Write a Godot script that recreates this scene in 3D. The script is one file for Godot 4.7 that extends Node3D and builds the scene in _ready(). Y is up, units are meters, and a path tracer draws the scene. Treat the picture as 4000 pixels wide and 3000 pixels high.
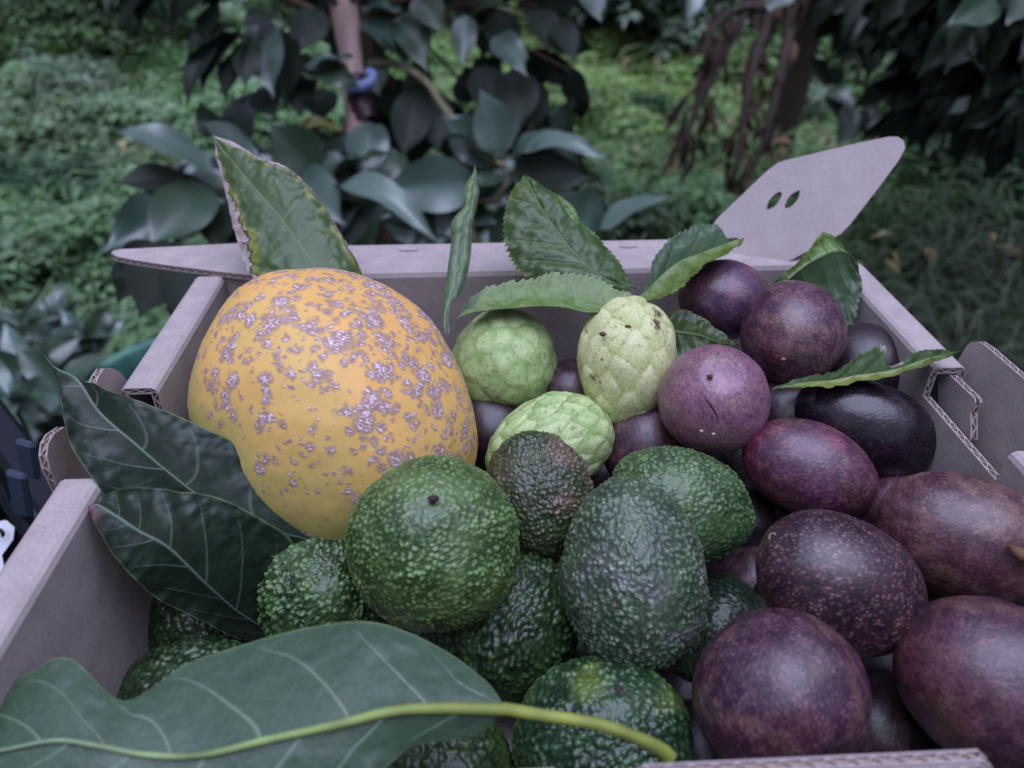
extends Node3D
# A cardboard box of fruit in an orchard at dusk. Metres, y up, ground at y = 0; V() counts from the rim of the box.

const RIM := 0.85
var tint := Color.WHITE
var rng := RandomNumberGenerator.new()
var mats := {}


func V(x: float, y: float, z: float) -> Vector3:
	return Vector3(x, y + RIM, z)


func _ready() -> void:
	rng.seed = 4711
	var cam := Camera3D.new()
	cam.name = "camera"
	add_child(cam)
	cam.position = V(0, 0.2, 0)
	cam.rotation_degrees = Vector3(-33.75, -2.64, 0)
	cam.fov = 53.0
	cam.near = 0.02
	cam.far = 900.0
	var lens := CameraAttributesPhysical.new()
	lens.frustum_focal_length = 24.07
	lens.exposure_aperture = 7.0
	lens.frustum_focus_distance = 0.345
	cam.attributes = lens
	cam.current = true
	var env := Environment.new()
	env.background_mode = Environment.BG_SKY
	var sky := ProceduralSkyMaterial.new()
	sky.sky_top_color = Color(0.765, 0.81, 1.0)
	sky.sky_horizon_color = Color(0.17, 0.18, 0.24)
	sky.sky_curve = 0.8
	sky.ground_bottom_color = Color(0.1, 0.11, 0.09)
	sky.ground_horizon_color = Color(0.14, 0.16, 0.13)
	env.sky = Sky.new()
	env.sky.sky_material = sky
	env.background_energy_multiplier = 0.5
	env.tonemap_mode = Environment.TONE_MAPPER_LINEAR
	env.tonemap_exposure = 2.6
	env.sdfgi_enabled = true
	env.ssao_enabled = true
	env.ssil_enabled = true
	var we := WorldEnvironment.new()
	we.name = "world_environment"
	we.environment = env
	add_child(we)
	var sun := DirectionalLight3D.new()
	sun.name = "sun"
	sun.light_energy = 0.5
	sun.light_color = Color(0.83, 0.85, 1.0)
	sun.light_angular_distance = 62.0
	sun.shadow_enabled = true
	sun.rotation_degrees = Vector3(-80, 8, 0)
	add_child(sun)

	make_materials()
	make_ground()
	make_far_plants()
	make_orchard()
	make_near_trees()
	make_crates()
	make_box()
	make_fruit()
	make_leaves()


# ---------------------------------------------------------------- helpers

func noise(kind: int, freq: float, sd: int, oct := 1) -> FastNoiseLite:
	var f := FastNoiseLite.new()
	f.noise_type = kind as FastNoiseLite.NoiseType
	f.frequency = freq
	f.seed = sd
	f.fractal_type = FastNoiseLite.FRACTAL_FBM if oct > 1 else FastNoiseLite.FRACTAL_NONE
	f.fractal_octaves = oct
	return f


func smooth_noise(freq: float, sd: int, oct := 1) -> FastNoiseLite:
	return noise(FastNoiseLite.TYPE_SIMPLEX_SMOOTH, freq, sd, oct)


func cells(freq: float, sd: int, what := FastNoiseLite.RETURN_DISTANCE) -> FastNoiseLite:
	var f := noise(FastNoiseLite.TYPE_CELLULAR, freq, sd)
	f.cellular_distance_function = FastNoiseLite.DISTANCE_EUCLIDEAN
	f.cellular_return_type = what
	f.cellular_jitter = 1.0
	return f


func mat(called: String, rough: float, spec := 0.5, albedo := Color.WHITE, vertex := true) -> StandardMaterial3D:
	var m := StandardMaterial3D.new()
	m.resource_name = called
	m.roughness = rough
	m.metallic_specular = spec
	m.albedo_color = albedo
	m.vertex_color_use_as_albedo = vertex
	mats[called] = m
	return m


func lin(r: float, g: float, b: float) -> Color:
	return Color(r, g, b).linear_to_srgb()


func thing(called: String, label: String, category: String, at := Vector3.ZERO, group := "") -> Node3D:
	var o := Node3D.new()
	o.name = numbered(called, self)
	add_child(o, true)
	o.position = at
	tag(o, label, category, group)
	return o


var used := {}


# The name, with _001, _002 ... when the parent already has a child of that name.
func numbered(called: String, parent: Node) -> String:
	var key := "%d/%s" % [parent.get_instance_id(), called]
	var k: int = used.get(key, 0)
	used[key] = k + 1
	return called if k == 0 else "%s_%03d" % [called, k]


func tag(o: Node, label: String, category: String, group := "", kind := "") -> void:
	if label != "":
		o.set_meta("label", label)
	if category != "":
		o.set_meta("category", category)
	if group != "":
		o.set_meta("group", group)
	if kind != "":
		o.set_meta("kind", kind)


func part(called: String, mesh: Mesh, m: Material, parent: Node = self) -> MeshInstance3D:
	var o := MeshInstance3D.new()
	o.name = numbered(called, parent)
	o.mesh = mesh
	o.material_override = m
	parent.add_child(o, true)
	return o


func finish(pos: PackedVector3Array, col: PackedColorArray, idx: PackedInt32Array) -> ArrayMesh:
	var a := []
	a.resize(Mesh.ARRAY_MAX)
	a[Mesh.ARRAY_VERTEX] = pos
	a[Mesh.ARRAY_COLOR] = col
	a[Mesh.ARRAY_INDEX] = idx
	var st := SurfaceTool.new()
	st.create_from_arrays(a)
	st.generate_normals()
	return st.commit()


# A closed body: a cube blown up to a sphere, so that its points lie evenly; place(d) gives the point for a direction and sets tint.
func blob(n: int, place: Callable) -> ArrayMesh:
	var pos := PackedVector3Array()
	var col := PackedColorArray()
	var idx := PackedInt32Array()
	for f in 6:
		var base := pos.size()
		for j in n + 1:
			var b := tan((float(j) / n - 0.5) * PI * 0.5)
			for i in n + 1:
				var a := tan((float(i) / n - 0.5) * PI * 0.5)
				var d: Vector3
				match f:
					0: d = Vector3(1, b, -a)
					1: d = Vector3(-1, b, a)
					2: d = Vector3(a, 1, -b)
					3: d = Vector3(a, -1, b)
					4: d = Vector3(a, b, 1)
					_: d = Vector3(-a, b, -1)
				pos.append(place.call(d.normalized()))
				col.append(tint)
		for j in n:
			for i in n:
				var k := base + j * (n + 1) + i
				idx.append_array([k, k + n + 1, k + 1, k + 1, k + n + 1, k + n + 2])
	return finish(pos, col, idx)


func grid_mesh(nu: int, nv: int, place: Callable) -> ArrayMesh:
	var pos := PackedVector3Array()
	var col := PackedColorArray()
	var idx := PackedInt32Array()
	for i in nu + 1:
		for j in nv + 1:
			pos.append(place.call(float(i) / nu, float(j) / nv))
			col.append(tint)
	for i in nu:
		for j in nv:
			var k := i * (nv + 1) + j
			idx.append_array([k, k + nv + 1, k + 1, k + 1, k + nv + 1, k + nv + 2])
	return finish(pos, col, idx)


# A tapering tube along points.
func tube(pts: Array, radii: Array, c: Color, sides := 10, sub := 6, rough := 0.0, sd := 1, c_end := Color.TRANSPARENT) -> ArrayMesh:
	var nz := smooth_noise(60.0, sd, 2)
	var n := (pts.size() - 1) * sub
	var centres: Array[Vector3] = []
	var rr: Array[float] = []
	for i in n + 1:
		var t := float(i) / sub
		var k := mini(int(t), pts.size() - 2)
		var f := t - k
		var a: Vector3 = pts[maxi(k - 1, 0)]
		var b: Vector3 = pts[k]
		var d: Vector3 = pts[mini(k + 2, pts.size() - 1)]
		centres.append(b.cubic_interpolate(pts[k + 1], a, d, f))
		rr.append(lerpf(radii[k], radii[k + 1], f))
	var side := Vector3.ZERO
	var frames := []
	for i in n + 1:
		var t: Vector3 = (centres[mini(i + 1, n)] - centres[maxi(i - 1, 0)]).normalized()
		if side == Vector3.ZERO:
			side = t.cross(Vector3.UP if absf(t.y) < 0.9 else Vector3.RIGHT).normalized()
		side = (side - t * side.dot(t)).normalized()
		frames.append([side, t.cross(side)])
	var place := func(u: float, v: float) -> Vector3:
		var i := roundi(u * n)
		var ang := -v * TAU
		var o: Vector3 = frames[i][0] * cos(ang) + frames[i][1] * sin(ang)
		var p := centres[i] + o * rr[i]
		var g := nz.get_noise_3dv(p)
		tint = (c.lerp(c_end, u) if c_end.a > 0.0 else c) * (1.0 + g * 0.5)
		return p + o * rr[i] * g * rough
	var m := grid_mesh(n, sides, place)
	var st := SurfaceTool.new()
	st.begin(Mesh.PRIMITIVE_TRIANGLES)
	st.append_from(m, 0, Transform3D.IDENTITY)
	for e in [[0, 1.0], [n, -1.0]]:
		var p: Vector3 = centres[e[0]]
		for s in sides:
			var a0: float = s * TAU / sides * e[1]
			var a1: float = (s + 1) * TAU / sides * e[1]
			for q in [p, p + (frames[e[0]][0] * cos(a0) + frames[e[0]][1] * sin(a0)) * rr[e[0]], p + (frames[e[0]][0] * cos(a1) + frames[e[0]][1] * sin(a1)) * rr[e[0]]]:
				st.set_color(c)
				st.set_normal(Vector3.UP)
				st.add_vertex(q)
	return st.commit()


func quad(st: SurfaceTool, a: Vector3, b: Vector3, c: Vector3, d: Vector3) -> void:
	for p in [a, b, c, a, c, d]:
		st.add_vertex(p)


func box_into(st: SurfaceTool, t: Transform3D, s: Vector3, bev := 0.0) -> void:
	# a box with chamfered edges, its centre at t
	var h := s * 0.5
	var b := minf(bev, minf(h.x, minf(h.y, h.z)) * 0.9)
	for ax in 3:
		for sg in [-1.0, 1.0]:
			var u := Vector3.ZERO
			var v := Vector3.ZERO
			var w := Vector3.ZERO
			w[ax] = sg
			u[(ax + 1) % 3] = 1.0
			v[(ax + 2) % 3] = 1.0
			var hu := h[(ax + 1) % 3] - b
			var hv := h[(ax + 2) % 3] - b
			var o := w * h[ax]
			var q := [o - u * hu - v * hv, o + u * hu - v * hv, o + u * hu + v * hv, o - u * hu + v * hv]
			if sg > 0:
				q.reverse()
			quad(st, t * (q[0] as Vector3), t * (q[1] as Vector3), t * (q[2] as Vector3), t * (q[3] as Vector3))
	if b <= 0.0:
		return
	for ax in 3:
		for s1 in [-1.0, 1.0]:
			for s2 in [-1.0, 1.0]:
				var l := Vector3.ZERO
				l[ax] = h[ax] - b
				var e1 := Vector3.ZERO
				var e2 := Vector3.ZERO
				e1[(ax + 1) % 3] = h[(ax + 1) % 3] * s1
				e1[(ax + 2) % 3] = (h[(ax + 2) % 3] - b) * s2
				e2[(ax + 1) % 3] = (h[(ax + 1) % 3] - b) * s1
				e2[(ax + 2) % 3] = h[(ax + 2) % 3] * s2
				var q := [e1 - l, e1 + l, e2 + l, e2 - l]
				if s1 * s2 > 0:
					q.reverse()
				q.reverse()
				quad(st, t * (q[0] as Vector3), t * (q[1] as Vector3), t * (q[2] as Vector3), t * (q[3] as Vector3))
	for s1 in [-1.0, 1.0]:
		for s2 in [-1.0, 1.0]:
			for s3 in [-1.0, 1.0]:
				var c := [Vector3(h.x * s1, (h.y - b) * s2, (h.z - b) * s3), Vector3((h.x - b) * s1, h.y * s2, (h.z - b) * s3), Vector3((h.x - b) * s1, (h.y - b) * s2, h.z * s3)]
				if s1 * s2 * s3 > 0:
					c.reverse()
				for p in c:
					st.add_vertex(t * (p as Vector3))


func flat_tool() -> SurfaceTool:
	var st := SurfaceTool.new()
	st.begin(Mesh.PRIMITIVE_TRIANGLES)
	st.set_smooth_group(-1)
	return st


func done(st: SurfaceTool) -> ArrayMesh:
	st.generate_normals()
	return st.commit()


func make_materials() -> void:
	var leaf := mat("leaf", 0.42, 0.5)
	leaf.backlight_enabled = true
	leaf.backlight = Color(0.22, 0.26, 0.12)
	var far := mat("far_leaf", 0.55, 0.4)
	far.backlight_enabled = true
	far.backlight = Color(0.62, 0.74, 0.40)
	mat("dead_leaf", 0.8, 0.3)
	mat("stalk", 0.5, 0.4)
	mat("avocado_skin", 0.37, 0.55)
	mat("passion_skin", 0.42, 0.62)
	mat("dark_skin", 0.27, 0.55)
	mat("papaya_skin", 0.55, 0.45)
	mat("cherimoya_skin", 0.5, 0.4)
	mat("scar", 0.8, 0.3)
	var grain := NoiseTexture2D.new()
	grain.width = 256
	grain.height = 256
	grain.seamless = true
	grain.as_normal_map = true
	grain.bump_strength = 6.0
	grain.noise = smooth_noise(0.045, 91, 3)
	for k in [["avocado_skin", 30.0, 0.35], ["passion_skin", 60.0, 0.22], ["dark_skin", 60.0, 0.14], ["papaya_skin", 50.0, 0.08], ["cherimoya_skin", 44.0, 0.3], ["leaf", 40.0, 0.12]]:
		var m: StandardMaterial3D = mats[k[0]]
		m.normal_enabled = true
		m.normal_texture = grain
		m.normal_scale = k[2]
		m.uv1_triplanar = true
		m.uv1_scale = Vector3.ONE * k[1]
	mat("bark", 0.85, 0.3)
	mat("soil", 0.95, 0.2)
	for k in ["leaf", "far_leaf", "avocado_skin", "cherimoya_skin"]:
		(mats[k] as StandardMaterial3D).albedo_color = lin(0.92, 1.0, 0.82) if k != "avocado_skin" else lin(0.95, 1.0, 0.78)
	(mats.passion_skin as StandardMaterial3D).albedo_color = lin(0.92, 0.84, 0.80)
	(mats.papaya_skin as StandardMaterial3D).albedo_color = lin(0.88, 0.86, 0.86)
	# kraft board: fibres and faint flute lines
	var im := Image.create(512, 512, true, Image.FORMAT_RGB8)
	var f1 := smooth_noise(0.09, 5, 3)
	var f2 := noise(FastNoiseLite.TYPE_VALUE, 0.9, 6)
	var r := RandomNumberGenerator.new()
	r.seed = 9
	for y in 512:
		for x in 512:
			var g := 0.93 + 0.05 * f1.get_noise_2d(x, y) + 0.06 * f1.get_noise_2d(x * 0.13 + 700.0, y * 0.13) + 0.035 * f2.get_noise_2d(x, y * 0.35) + 0.02 * r.randf()
			im.set_pixel(x, y, Color(0.69 * g, 0.64 * g, 0.63 * g))
	for k in 900:
		var p := Vector2(r.randf() * 500, r.randf() * 500)
		var a := r.randf() * TAU
		var sh := r.randf_range(0.82, 1.08)
		for s in r.randi_range(3, 9):
			var q := p + Vector2(cos(a), sin(a)) * s
			if q.x >= 0 and q.y >= 0 and q.x < 512 and q.y < 512:
				im.set_pixel(int(q.x), int(q.y), im.get_pixel(int(q.x), int(q.y)) * sh)
	im.generate_mipmaps()
	var card := mat("cardboard", 0.82, 0.35, Color.WHITE, false)
	card.albedo_texture = ImageTexture.create_from_image(im)
	var hm := Image.create(256, 256, true, Image.FORMAT_RGB8)
	for y in 256:
		for x in 256:
			var g := 0.5 + 0.22 * sin(y * TAU / 8.0) + 0.25 * f1.get_noise_2d(x * 0.5, y * 0.5) + 0.10 * f2.get_noise_2d(x, y)
			hm.set_pixel(x, y, Color(g, g, g))
	hm.bump_map_to_normal_map(2.0)
	card.normal_enabled = true
	card.normal_texture = ImageTexture.create_from_image(hm)
	card.normal_scale = 0.05
	card.uv1_triplanar = true
	card.uv1_world_triplanar = true
	card.uv1_scale = Vector3(9, 9, 9)
	var core := mat("cardboard_core", 0.9, 0.2, Color(1.0, 0.97, 0.94), false)
	core.albedo_texture = card.albedo_texture
	core.uv1_triplanar = true
	core.uv1_scale = Vector3(30, 30, 30)
	mat("crate_plastic", 0.45, 0.5, Color(0.045, 0.065, 0.10), false)
	mat("tag_white", 0.6, 0.4, Color(0.78, 0.78, 0.80), false)
	mat("tag_ink", 0.6, 0.4, Color(0.05, 0.05, 0.07), false)
	mat("bucket_plastic", 0.5, 0.5)
	mat("stake_wood", 0.75, 0.3)
	mat("blue_tie", 0.5, 0.5, Color(0.50, 0.56, 0.74), false)
	mat("tape", 0.45, 0.5, Color(0.24, 0.13, 0.16), false)


# ---------------------------------------------------------------- ground and far plants

func land(x: float, z: float) -> float:
	var d := maxf(0.0, -z - 2.2)
	return minf(0.035 * d * d * 0.4, 3.0) + land_noise.get_noise_2d(x, z) * 0.10 * clampf((-z - 0.9) * 0.7, 0.0, 1.0)


var land_noise := FastNoiseLite.new()


func make_ground() -> void:
	land_noise = smooth_noise(0.7, 77, 3)
	var soil := smooth_noise(2.0, 12, 4)
	var place := func(u: float, v: float) -> Vector3:
		var x := pow(absf(u * 2 - 1), 2.6) * signf(u * 2 - 1) * 300.0
		var z := pow(absf(v * 2 - 1), 2.6) * signf(v * 2 - 1) * 300.0 - 3.0
		var g := soil.get_noise_2d(x, z)
		tint = Color(0.035, 0.045, 0.022).lerp(Color(0.06, 0.05, 0.035), clampf(0.5 + g, 0, 1))
		return Vector3(x, land(x, z), z)
	var g := part("ground", grid_mesh(160, 160, place), mats.soil)
	tag(g, "", "", "", "structure")

	# low weeds: one tuft mesh of small pointed leaves, strewn in patches
	var meshes := [tuft(12, 0.042, 0.020, 1), tuft(14, 0.034, 0.015, 2), tuft(14, 0.10, 0.006, 3)]
	var bunch := smooth_noise(0.9, 31, 2)
	var tone := smooth_noise(0.55, 32, 2)
	var tone2 := smooth_noise(4.0, 33)
	var placed := [[], [], []]
	var tints := [[], [], []]
	for k in 98000:
		var dist := 0.75 + pow(rng.randf(), 0.62) * 8.6
		var ang := rng.randf_range(-0.85, 0.85)
		var p := Vector3(sin(ang) * dist, 0, -cos(ang) * dist)
		var b := bunch.get_noise_2d(p.x, p.z)
		var tn := tone.get_noise_2d(p.x, p.z) + 0.4 * tone2.get_noise_2d(p.x, p.z)
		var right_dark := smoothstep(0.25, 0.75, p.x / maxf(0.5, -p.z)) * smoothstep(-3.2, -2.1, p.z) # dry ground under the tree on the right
		var kind := 0
		if rng.randf() < 0.35 + tn:
			kind = 1
		if right_dark > 0.5 and rng.randf() < 0.22 or rng.randf() < 0.04:
			kind = 2
		p.y = land(p.x, p.z) + maxf(0.0, b + 0.15) * 0.34 * rng.randf() * (1.0 - right_dark)
		var s := rng.randf_range(0.7, 1.5) * (1.0 + 0.05 * dist)
		var bs := Basis(Vector3.UP, rng.randf() * TAU) * Basis(Vector3.RIGHT, rng.randf_range(-0.4, 0.4))
		placed[kind].append(Transform3D(bs.scaled(Vector3(s, s * rng.randf_range(0.8, 1.5), s)), p))
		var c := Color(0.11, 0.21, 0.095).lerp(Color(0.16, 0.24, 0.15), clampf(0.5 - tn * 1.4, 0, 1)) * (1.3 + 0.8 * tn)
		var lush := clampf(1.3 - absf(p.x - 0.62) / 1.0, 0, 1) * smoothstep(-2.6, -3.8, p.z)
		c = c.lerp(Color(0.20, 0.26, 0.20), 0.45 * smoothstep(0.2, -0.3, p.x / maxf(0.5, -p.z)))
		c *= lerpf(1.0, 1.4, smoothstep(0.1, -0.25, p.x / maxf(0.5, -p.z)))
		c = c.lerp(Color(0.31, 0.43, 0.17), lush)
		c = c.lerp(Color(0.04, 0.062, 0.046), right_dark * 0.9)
		if kind == 2:
			c = c.lerp(Color(0.17, 0.17, 0.12), rng.randf() * 0.5)
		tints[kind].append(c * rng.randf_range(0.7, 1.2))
	var litter := []
	var litter_tint := []
	for k in 900:
		var dist := 1.2 + pow(rng.randf(), 0.7) * 6.5
		var ang := rng.randf_range(-0.6, 0.66)
		var p := Vector3(sin(ang) * dist, 0, -cos(ang) * dist)
		if rng.randf() > 0.35 + 0.65 * smoothstep(0.0, 0.5, p.x / -p.z):
			continue
		p.y = land(p.x, p.z) + rng.randf_range(0.02, 0.11)
		var bs := Basis(Vector3(rng.randfn(), rng.randfn() * 0.3, rng.randfn()).normalized(), rng.randf() * 0.7) * Basis(Vector3.UP, rng.randf() * TAU)
		litter.append(Transform3D(bs.scaled(Vector3.ONE * rng.randf_range(0.7, 1.3)), p))
		litter_tint.append(Color(0.17, 0.11, 0.07).lerp(Color(0.28, 0.24, 0.12), rng.randf()) * rng.randf_range(0.5, 1.3))
	scatter("fallen_leaves", tuft(2, 0.10, 0.036, 8), mats.dead_leaf, litter, litter_tint)
	var names := ["ground_weeds", "clover_cover", "grass_blades"]
	for k in 3:
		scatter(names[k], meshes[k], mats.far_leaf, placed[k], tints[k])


func scatter(called: String, mesh: Mesh, m: Material, at: Array, tints: Array, parent: Node = self) -> MultiMeshInstance3D:
	var mm := MultiMesh.new()
	mm.transform_format = MultiMesh.TRANSFORM_3D
	mm.use_colors = true
	mm.mesh = mesh
	mm.instance_count = at.size()
	for i in at.size():
		mm.set_instance_transform(i, at[i])
		mm.set_instance_color(i, tints[i])
	var o := MultiMeshInstance3D.new()
	o.name = numbered(called, parent)
	o.multimesh = mm
	o.material_override = m
	o.set_meta("kind", "stuff")
	parent.add_child(o, true)
	return o


# A small plant: bent pointed leaves round a foot.
func tuft(n: int, length: float, width: float, sd: int) -> ArrayMesh:
	var r := RandomNumberGenerator.new()
	r.seed = sd
	var st := SurfaceTool.new()
	st.begin(Mesh.PRIMITIVE_TRIANGLES)
	for k in n:
		var a := r.randf() * TAU
		var up := r.randf_range(-0.1, 0.75)
		var l := length * r.randf_range(0.6, 1.3)
		var o := Vector3(cos(a), 0, sin(a))
		var side := Vector3(-sin(a), r.randf_range(-0.4, 0.4), cos(a)).normalized() * width * r.randf_range(0.7, 1.2) * 0.5
		var foot := o * r.randf() * length * 0.4 + Vector3.UP * r.randf() * length * 0.5
		var mid := foot + (o * cos(up) + Vector3.UP * sin(up)) * l * 0.55
		var tip := mid + (o * cos(up - 0.7) + Vector3.UP * sin(up - 0.7)) * l * 0.5
		var g := r.randf_range(0.7, 1.25)
		st.set_color(Color(g, g, g * r.randf_range(0.8, 1.1)))
		for p in [foot, mid - side, mid + side, mid - side, tip, mid + side]:
			st.add_vertex(p)
	st.generate_normals()
	return st.commit()


# A loose bush: a few stems and a crown of leaf tufts in clumps.
func shrub(label: String, at: Vector3, size: Vector3, c: Color, n: int, sd: int, leaf_mesh: Mesh, leaf_size: float, group := "bushes at the far edge of the clearing") -> Node3D:
	var r := RandomNumberGenerator.new()
	r.seed = sd
	var o := thing("shrub", label, "shrub", at, group)
	var pl := []
	var tn := []
	var clumps := []
	for k in 14:
		var a := r.randf() * TAU
		var q := sqrt(r.randf())
		clumps.append([Vector3(cos(a) * q * size.x * 0.42, size.y * (0.12 + 0.78 * r.randf() * (1.0 - 0.4 * q)), sin(a) * q * size.z * 0.42), r.randf_range(0.6, 1.4)])
	for k in n:
		var cl: Array = clumps[r.randi() % clumps.size()]
		var d := Vector3(r.randfn(), r.randfn() * 0.8, r.randfn()) * 0.5
		var p: Vector3 = cl[0] + d * Vector3(size.x * 0.22, size.y * 0.2, size.z * 0.22)
		p.y = maxf(p.y, 0.02)
		var s := leaf_size * r.randf_range(0.6, 1.4)
		var b := Basis(Vector3(r.randfn(), r.randfn(), r.randfn()).normalized(), r.randf() * 1.0) * Basis(Vector3.UP, r.randf() * TAU)
		pl.append(Transform3D(b.scaled(Vector3.ONE * s), p))
		tn.append(c * (cl[1] * r.randf_range(0.6, 1.4)))
	scatter("crown", leaf_mesh, mats.far_leaf, pl, tn, o)
	for k in 5:
		var cl: Array = clumps[k]
		part("stem", tube([Vector3(r.randfn() * 0.03, -0.05, r.randfn() * 0.03), (cl[0] as Vector3) * Vector3(0.4, 0.5, 0.4), cl[0]], [0.012, 0.009, 0.004], Color(0.07, 0.055, 0.04), 6, 3), mats.bark, o)
	return o


func on_land(x: float, z: float) -> Vector3:
	return Vector3(x, land(x, z) - 0.02, z)


func make_far_plants() -> void:
	var small := tuft(8, 1.0, 0.34, 21)
	var fine := tuft(10, 1.0, 0.16, 22)
	var grey := Color(0.40, 0.48, 0.46)
	var green := Color(0.16, 0.25, 0.13)
	var deep := Color(0.03, 0.05, 0.03)
	shrub("pale grey-green feathery bush filling the upper left corner of the photo", on_land(-2.530, -4.672), Vector3(1.9, 1.25, 0.9), grey, 3000, 1, fine, 0.075)
	shrub("dull green bush just below the pale feathery one in the upper left", on_land(-2.071, -4.163), Vector3(0.9, 0.55, 0.5), green * 0.7, 1300, 2, small, 0.05)
	shrub("pale frothy bush behind the lavender tree guard", on_land(-2.031, -4.789), Vector3(1.1, 0.7, 0.7), grey * 0.9, 1700, 3, fine, 0.07)
	shrub("pale low bush at the left, in front of the dull green one", on_land(-1.938, -3.634), Vector3(0.75, 0.32, 0.5), grey * 0.8, 1100, 14, fine, 0.05)
	shrub("dark bush low at the left edge, amid the lush weeds", on_land(-1.671, -2.750), Vector3(0.55, 0.2, 0.4), Color(0.06, 0.12, 0.075), 800, 4, small, 0.035)
	shrub("grey bush at the top, behind the bright grass and left of the withered branches", on_land(1.051, -4.924), Vector3(1.3, 1.1, 0.8), grey * 0.75, 2300, 5, small, 0.06)
	shrub("dark bush at the top middle, its foot in the bright grass", on_land(0.646, -5.196), Vector3(1.0, 0.8, 0.7), deep * 1.5, 1500, 6, small, 0.07)
	shrub("blue-green rounded bush right of the withered hanging leaves", on_land(2.120, -4.741), Vector3(0.9, 0.6, 0.7), Color(0.11, 0.20, 0.13), 1900, 7, small, 0.05)
	shrub("grey-green leafy bush at the top right, left of the drooping leaves", on_land(2.876, -5.409), Vector3(1.3, 1.0, 0.9), grey * 0.5, 2000, 8, small, 0.06)
	shrub("dark bush at the right edge below the drooping leaves", on_land(2.357, -3.270), Vector3(1.0, 0.7, 0.7), Color(0.05, 0.075, 0.06), 1900, 9, small, 0.045)
	shrub("broad dark green patch of bush in the middle of the bright grass", on_land(0.653, -3.627), Vector3(0.85, 0.17, 0.35), Color(0.05, 0.13, 0.075), 900, 10, small, 0.04)
	shrub("green wispy shrub to the right of the upright flap of the box", on_land(1.755, -2.642), Vector3(1.1, 0.36, 0.6), Color(0.085, 0.15, 0.08), 1700, 11, small, 0.04)
	shrub("bluish young plant with pale blades beyond the right flap", on_land(1.611, -3.748), Vector3(0.22, 0.2, 0.2), Color(0.22, 0.28, 0.28), 60, 12, fine, 0.05)
	shrub("dark bush behind the stake, between the two leafy sprays", on_land(-0.604, -5.722), Vector3(1.6, 1.2, 0.9), deep * 1.3, 1900, 13, small, 0.07)

	for g in [["lavender plastic tree guard standing in the weeds left of the hanging leaves", V(-1.8630, -0.8367, -4.4491), V(-1.8292, -0.9690, -4.3591), 0.045], ["blue plastic tree guard half hidden behind the hanging dark leaves", V(-1.7795, -0.7192, -5.0054), V(-1.8115, -0.8618, -4.9115), 0.045]]:
		var o := thing("tree_guard", g[0], "tree guard", g[1], "plastic guards round young trees")
		var foot: Vector3 = (g[2] - g[1]) * 1.5
		mats.bucket_plastic.vertex_color_use_as_albedo = true
		part("sleeve", tube([Vector3.ZERO, foot * 0.5, foot], [g[3] * 0.9, g[3], g[3]], Color(0.55, 0.55, 0.68) if g[3] > 0 and (g[0] as String).begins_with("lav") else Color(0.2, 0.22, 0.42), 14, 3), mats.bucket_plastic, o)
		part("stem", tube([Vector3(0, 0.16, 0), foot * 0.4, foot * 1.2], [0.006, 0.01, 0.012], Color(0.09, 0.07, 0.05), 6, 3), mats.bark, o)


# Rows of avocado trees on the other sides of the clearing, which shade it from low light.
func make_orchard() -> void:
	var big := tuft(9, 1.0, 0.34, 25)
	var k := 0
	var names := ["tall avocado tree far behind the box on the left, its crown above the photo", "tall avocado tree far behind the stake, its crown above the photo", "tall avocado tree far behind the withered branches", "tall avocado tree far behind the box on the right"]
	for s in [Vector3(-9.5, 0, -14), Vector3(-3.2, 0, -14.5), Vector3(3.0, 0, -14), Vector3(9.0, 0, -12.0)]:
		var r := RandomNumberGenerator.new()
		r.seed = 600 + k
		var o := thing("avocado_tree", names[k], "tree", Vector3(s.x, land(s.x, s.z), s.z), "avocado trees round the clearing")
		var pl := []
		var tn := []
		for i in 2600:
			var a := r.randf() * TAU
			var q := pow(r.randf(), 0.4)
			var h := r.randf_range(-1, 1)
			var p := Vector3(cos(a) * q * 2.7 * sqrt(1 - h * h * 0.8), 3.6 + h * 2.9, sin(a) * q * 2.7 * sqrt(1 - h * h * 0.8))
			pl.append(Transform3D((Basis(Vector3.RIGHT, r.randfn() * 0.6) * Basis(Vector3.UP, r.randf() * TAU)).scaled(Vector3.ONE * r.randf_range(0.25, 0.5)), p))
			tn.append(Color(0.035, 0.06, 0.03) * r.randf_range(0.6, 1.5))
		scatter("crown", big, mats.far_leaf, pl, tn, o)
		part("trunk", tube([Vector3(0, -0.1, 0), Vector3(0.05, 1.2, 0), Vector3(0, 4.0, 0.1)], [0.16, 0.12, 0.06], Color(0.12, 0.10, 0.08), 10, 4, 0.15), mats.bark, o)
		k += 1


# ---------------------------------------------------------------- near trees

var leaf_kinds: Array[ArrayMesh] = []


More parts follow.
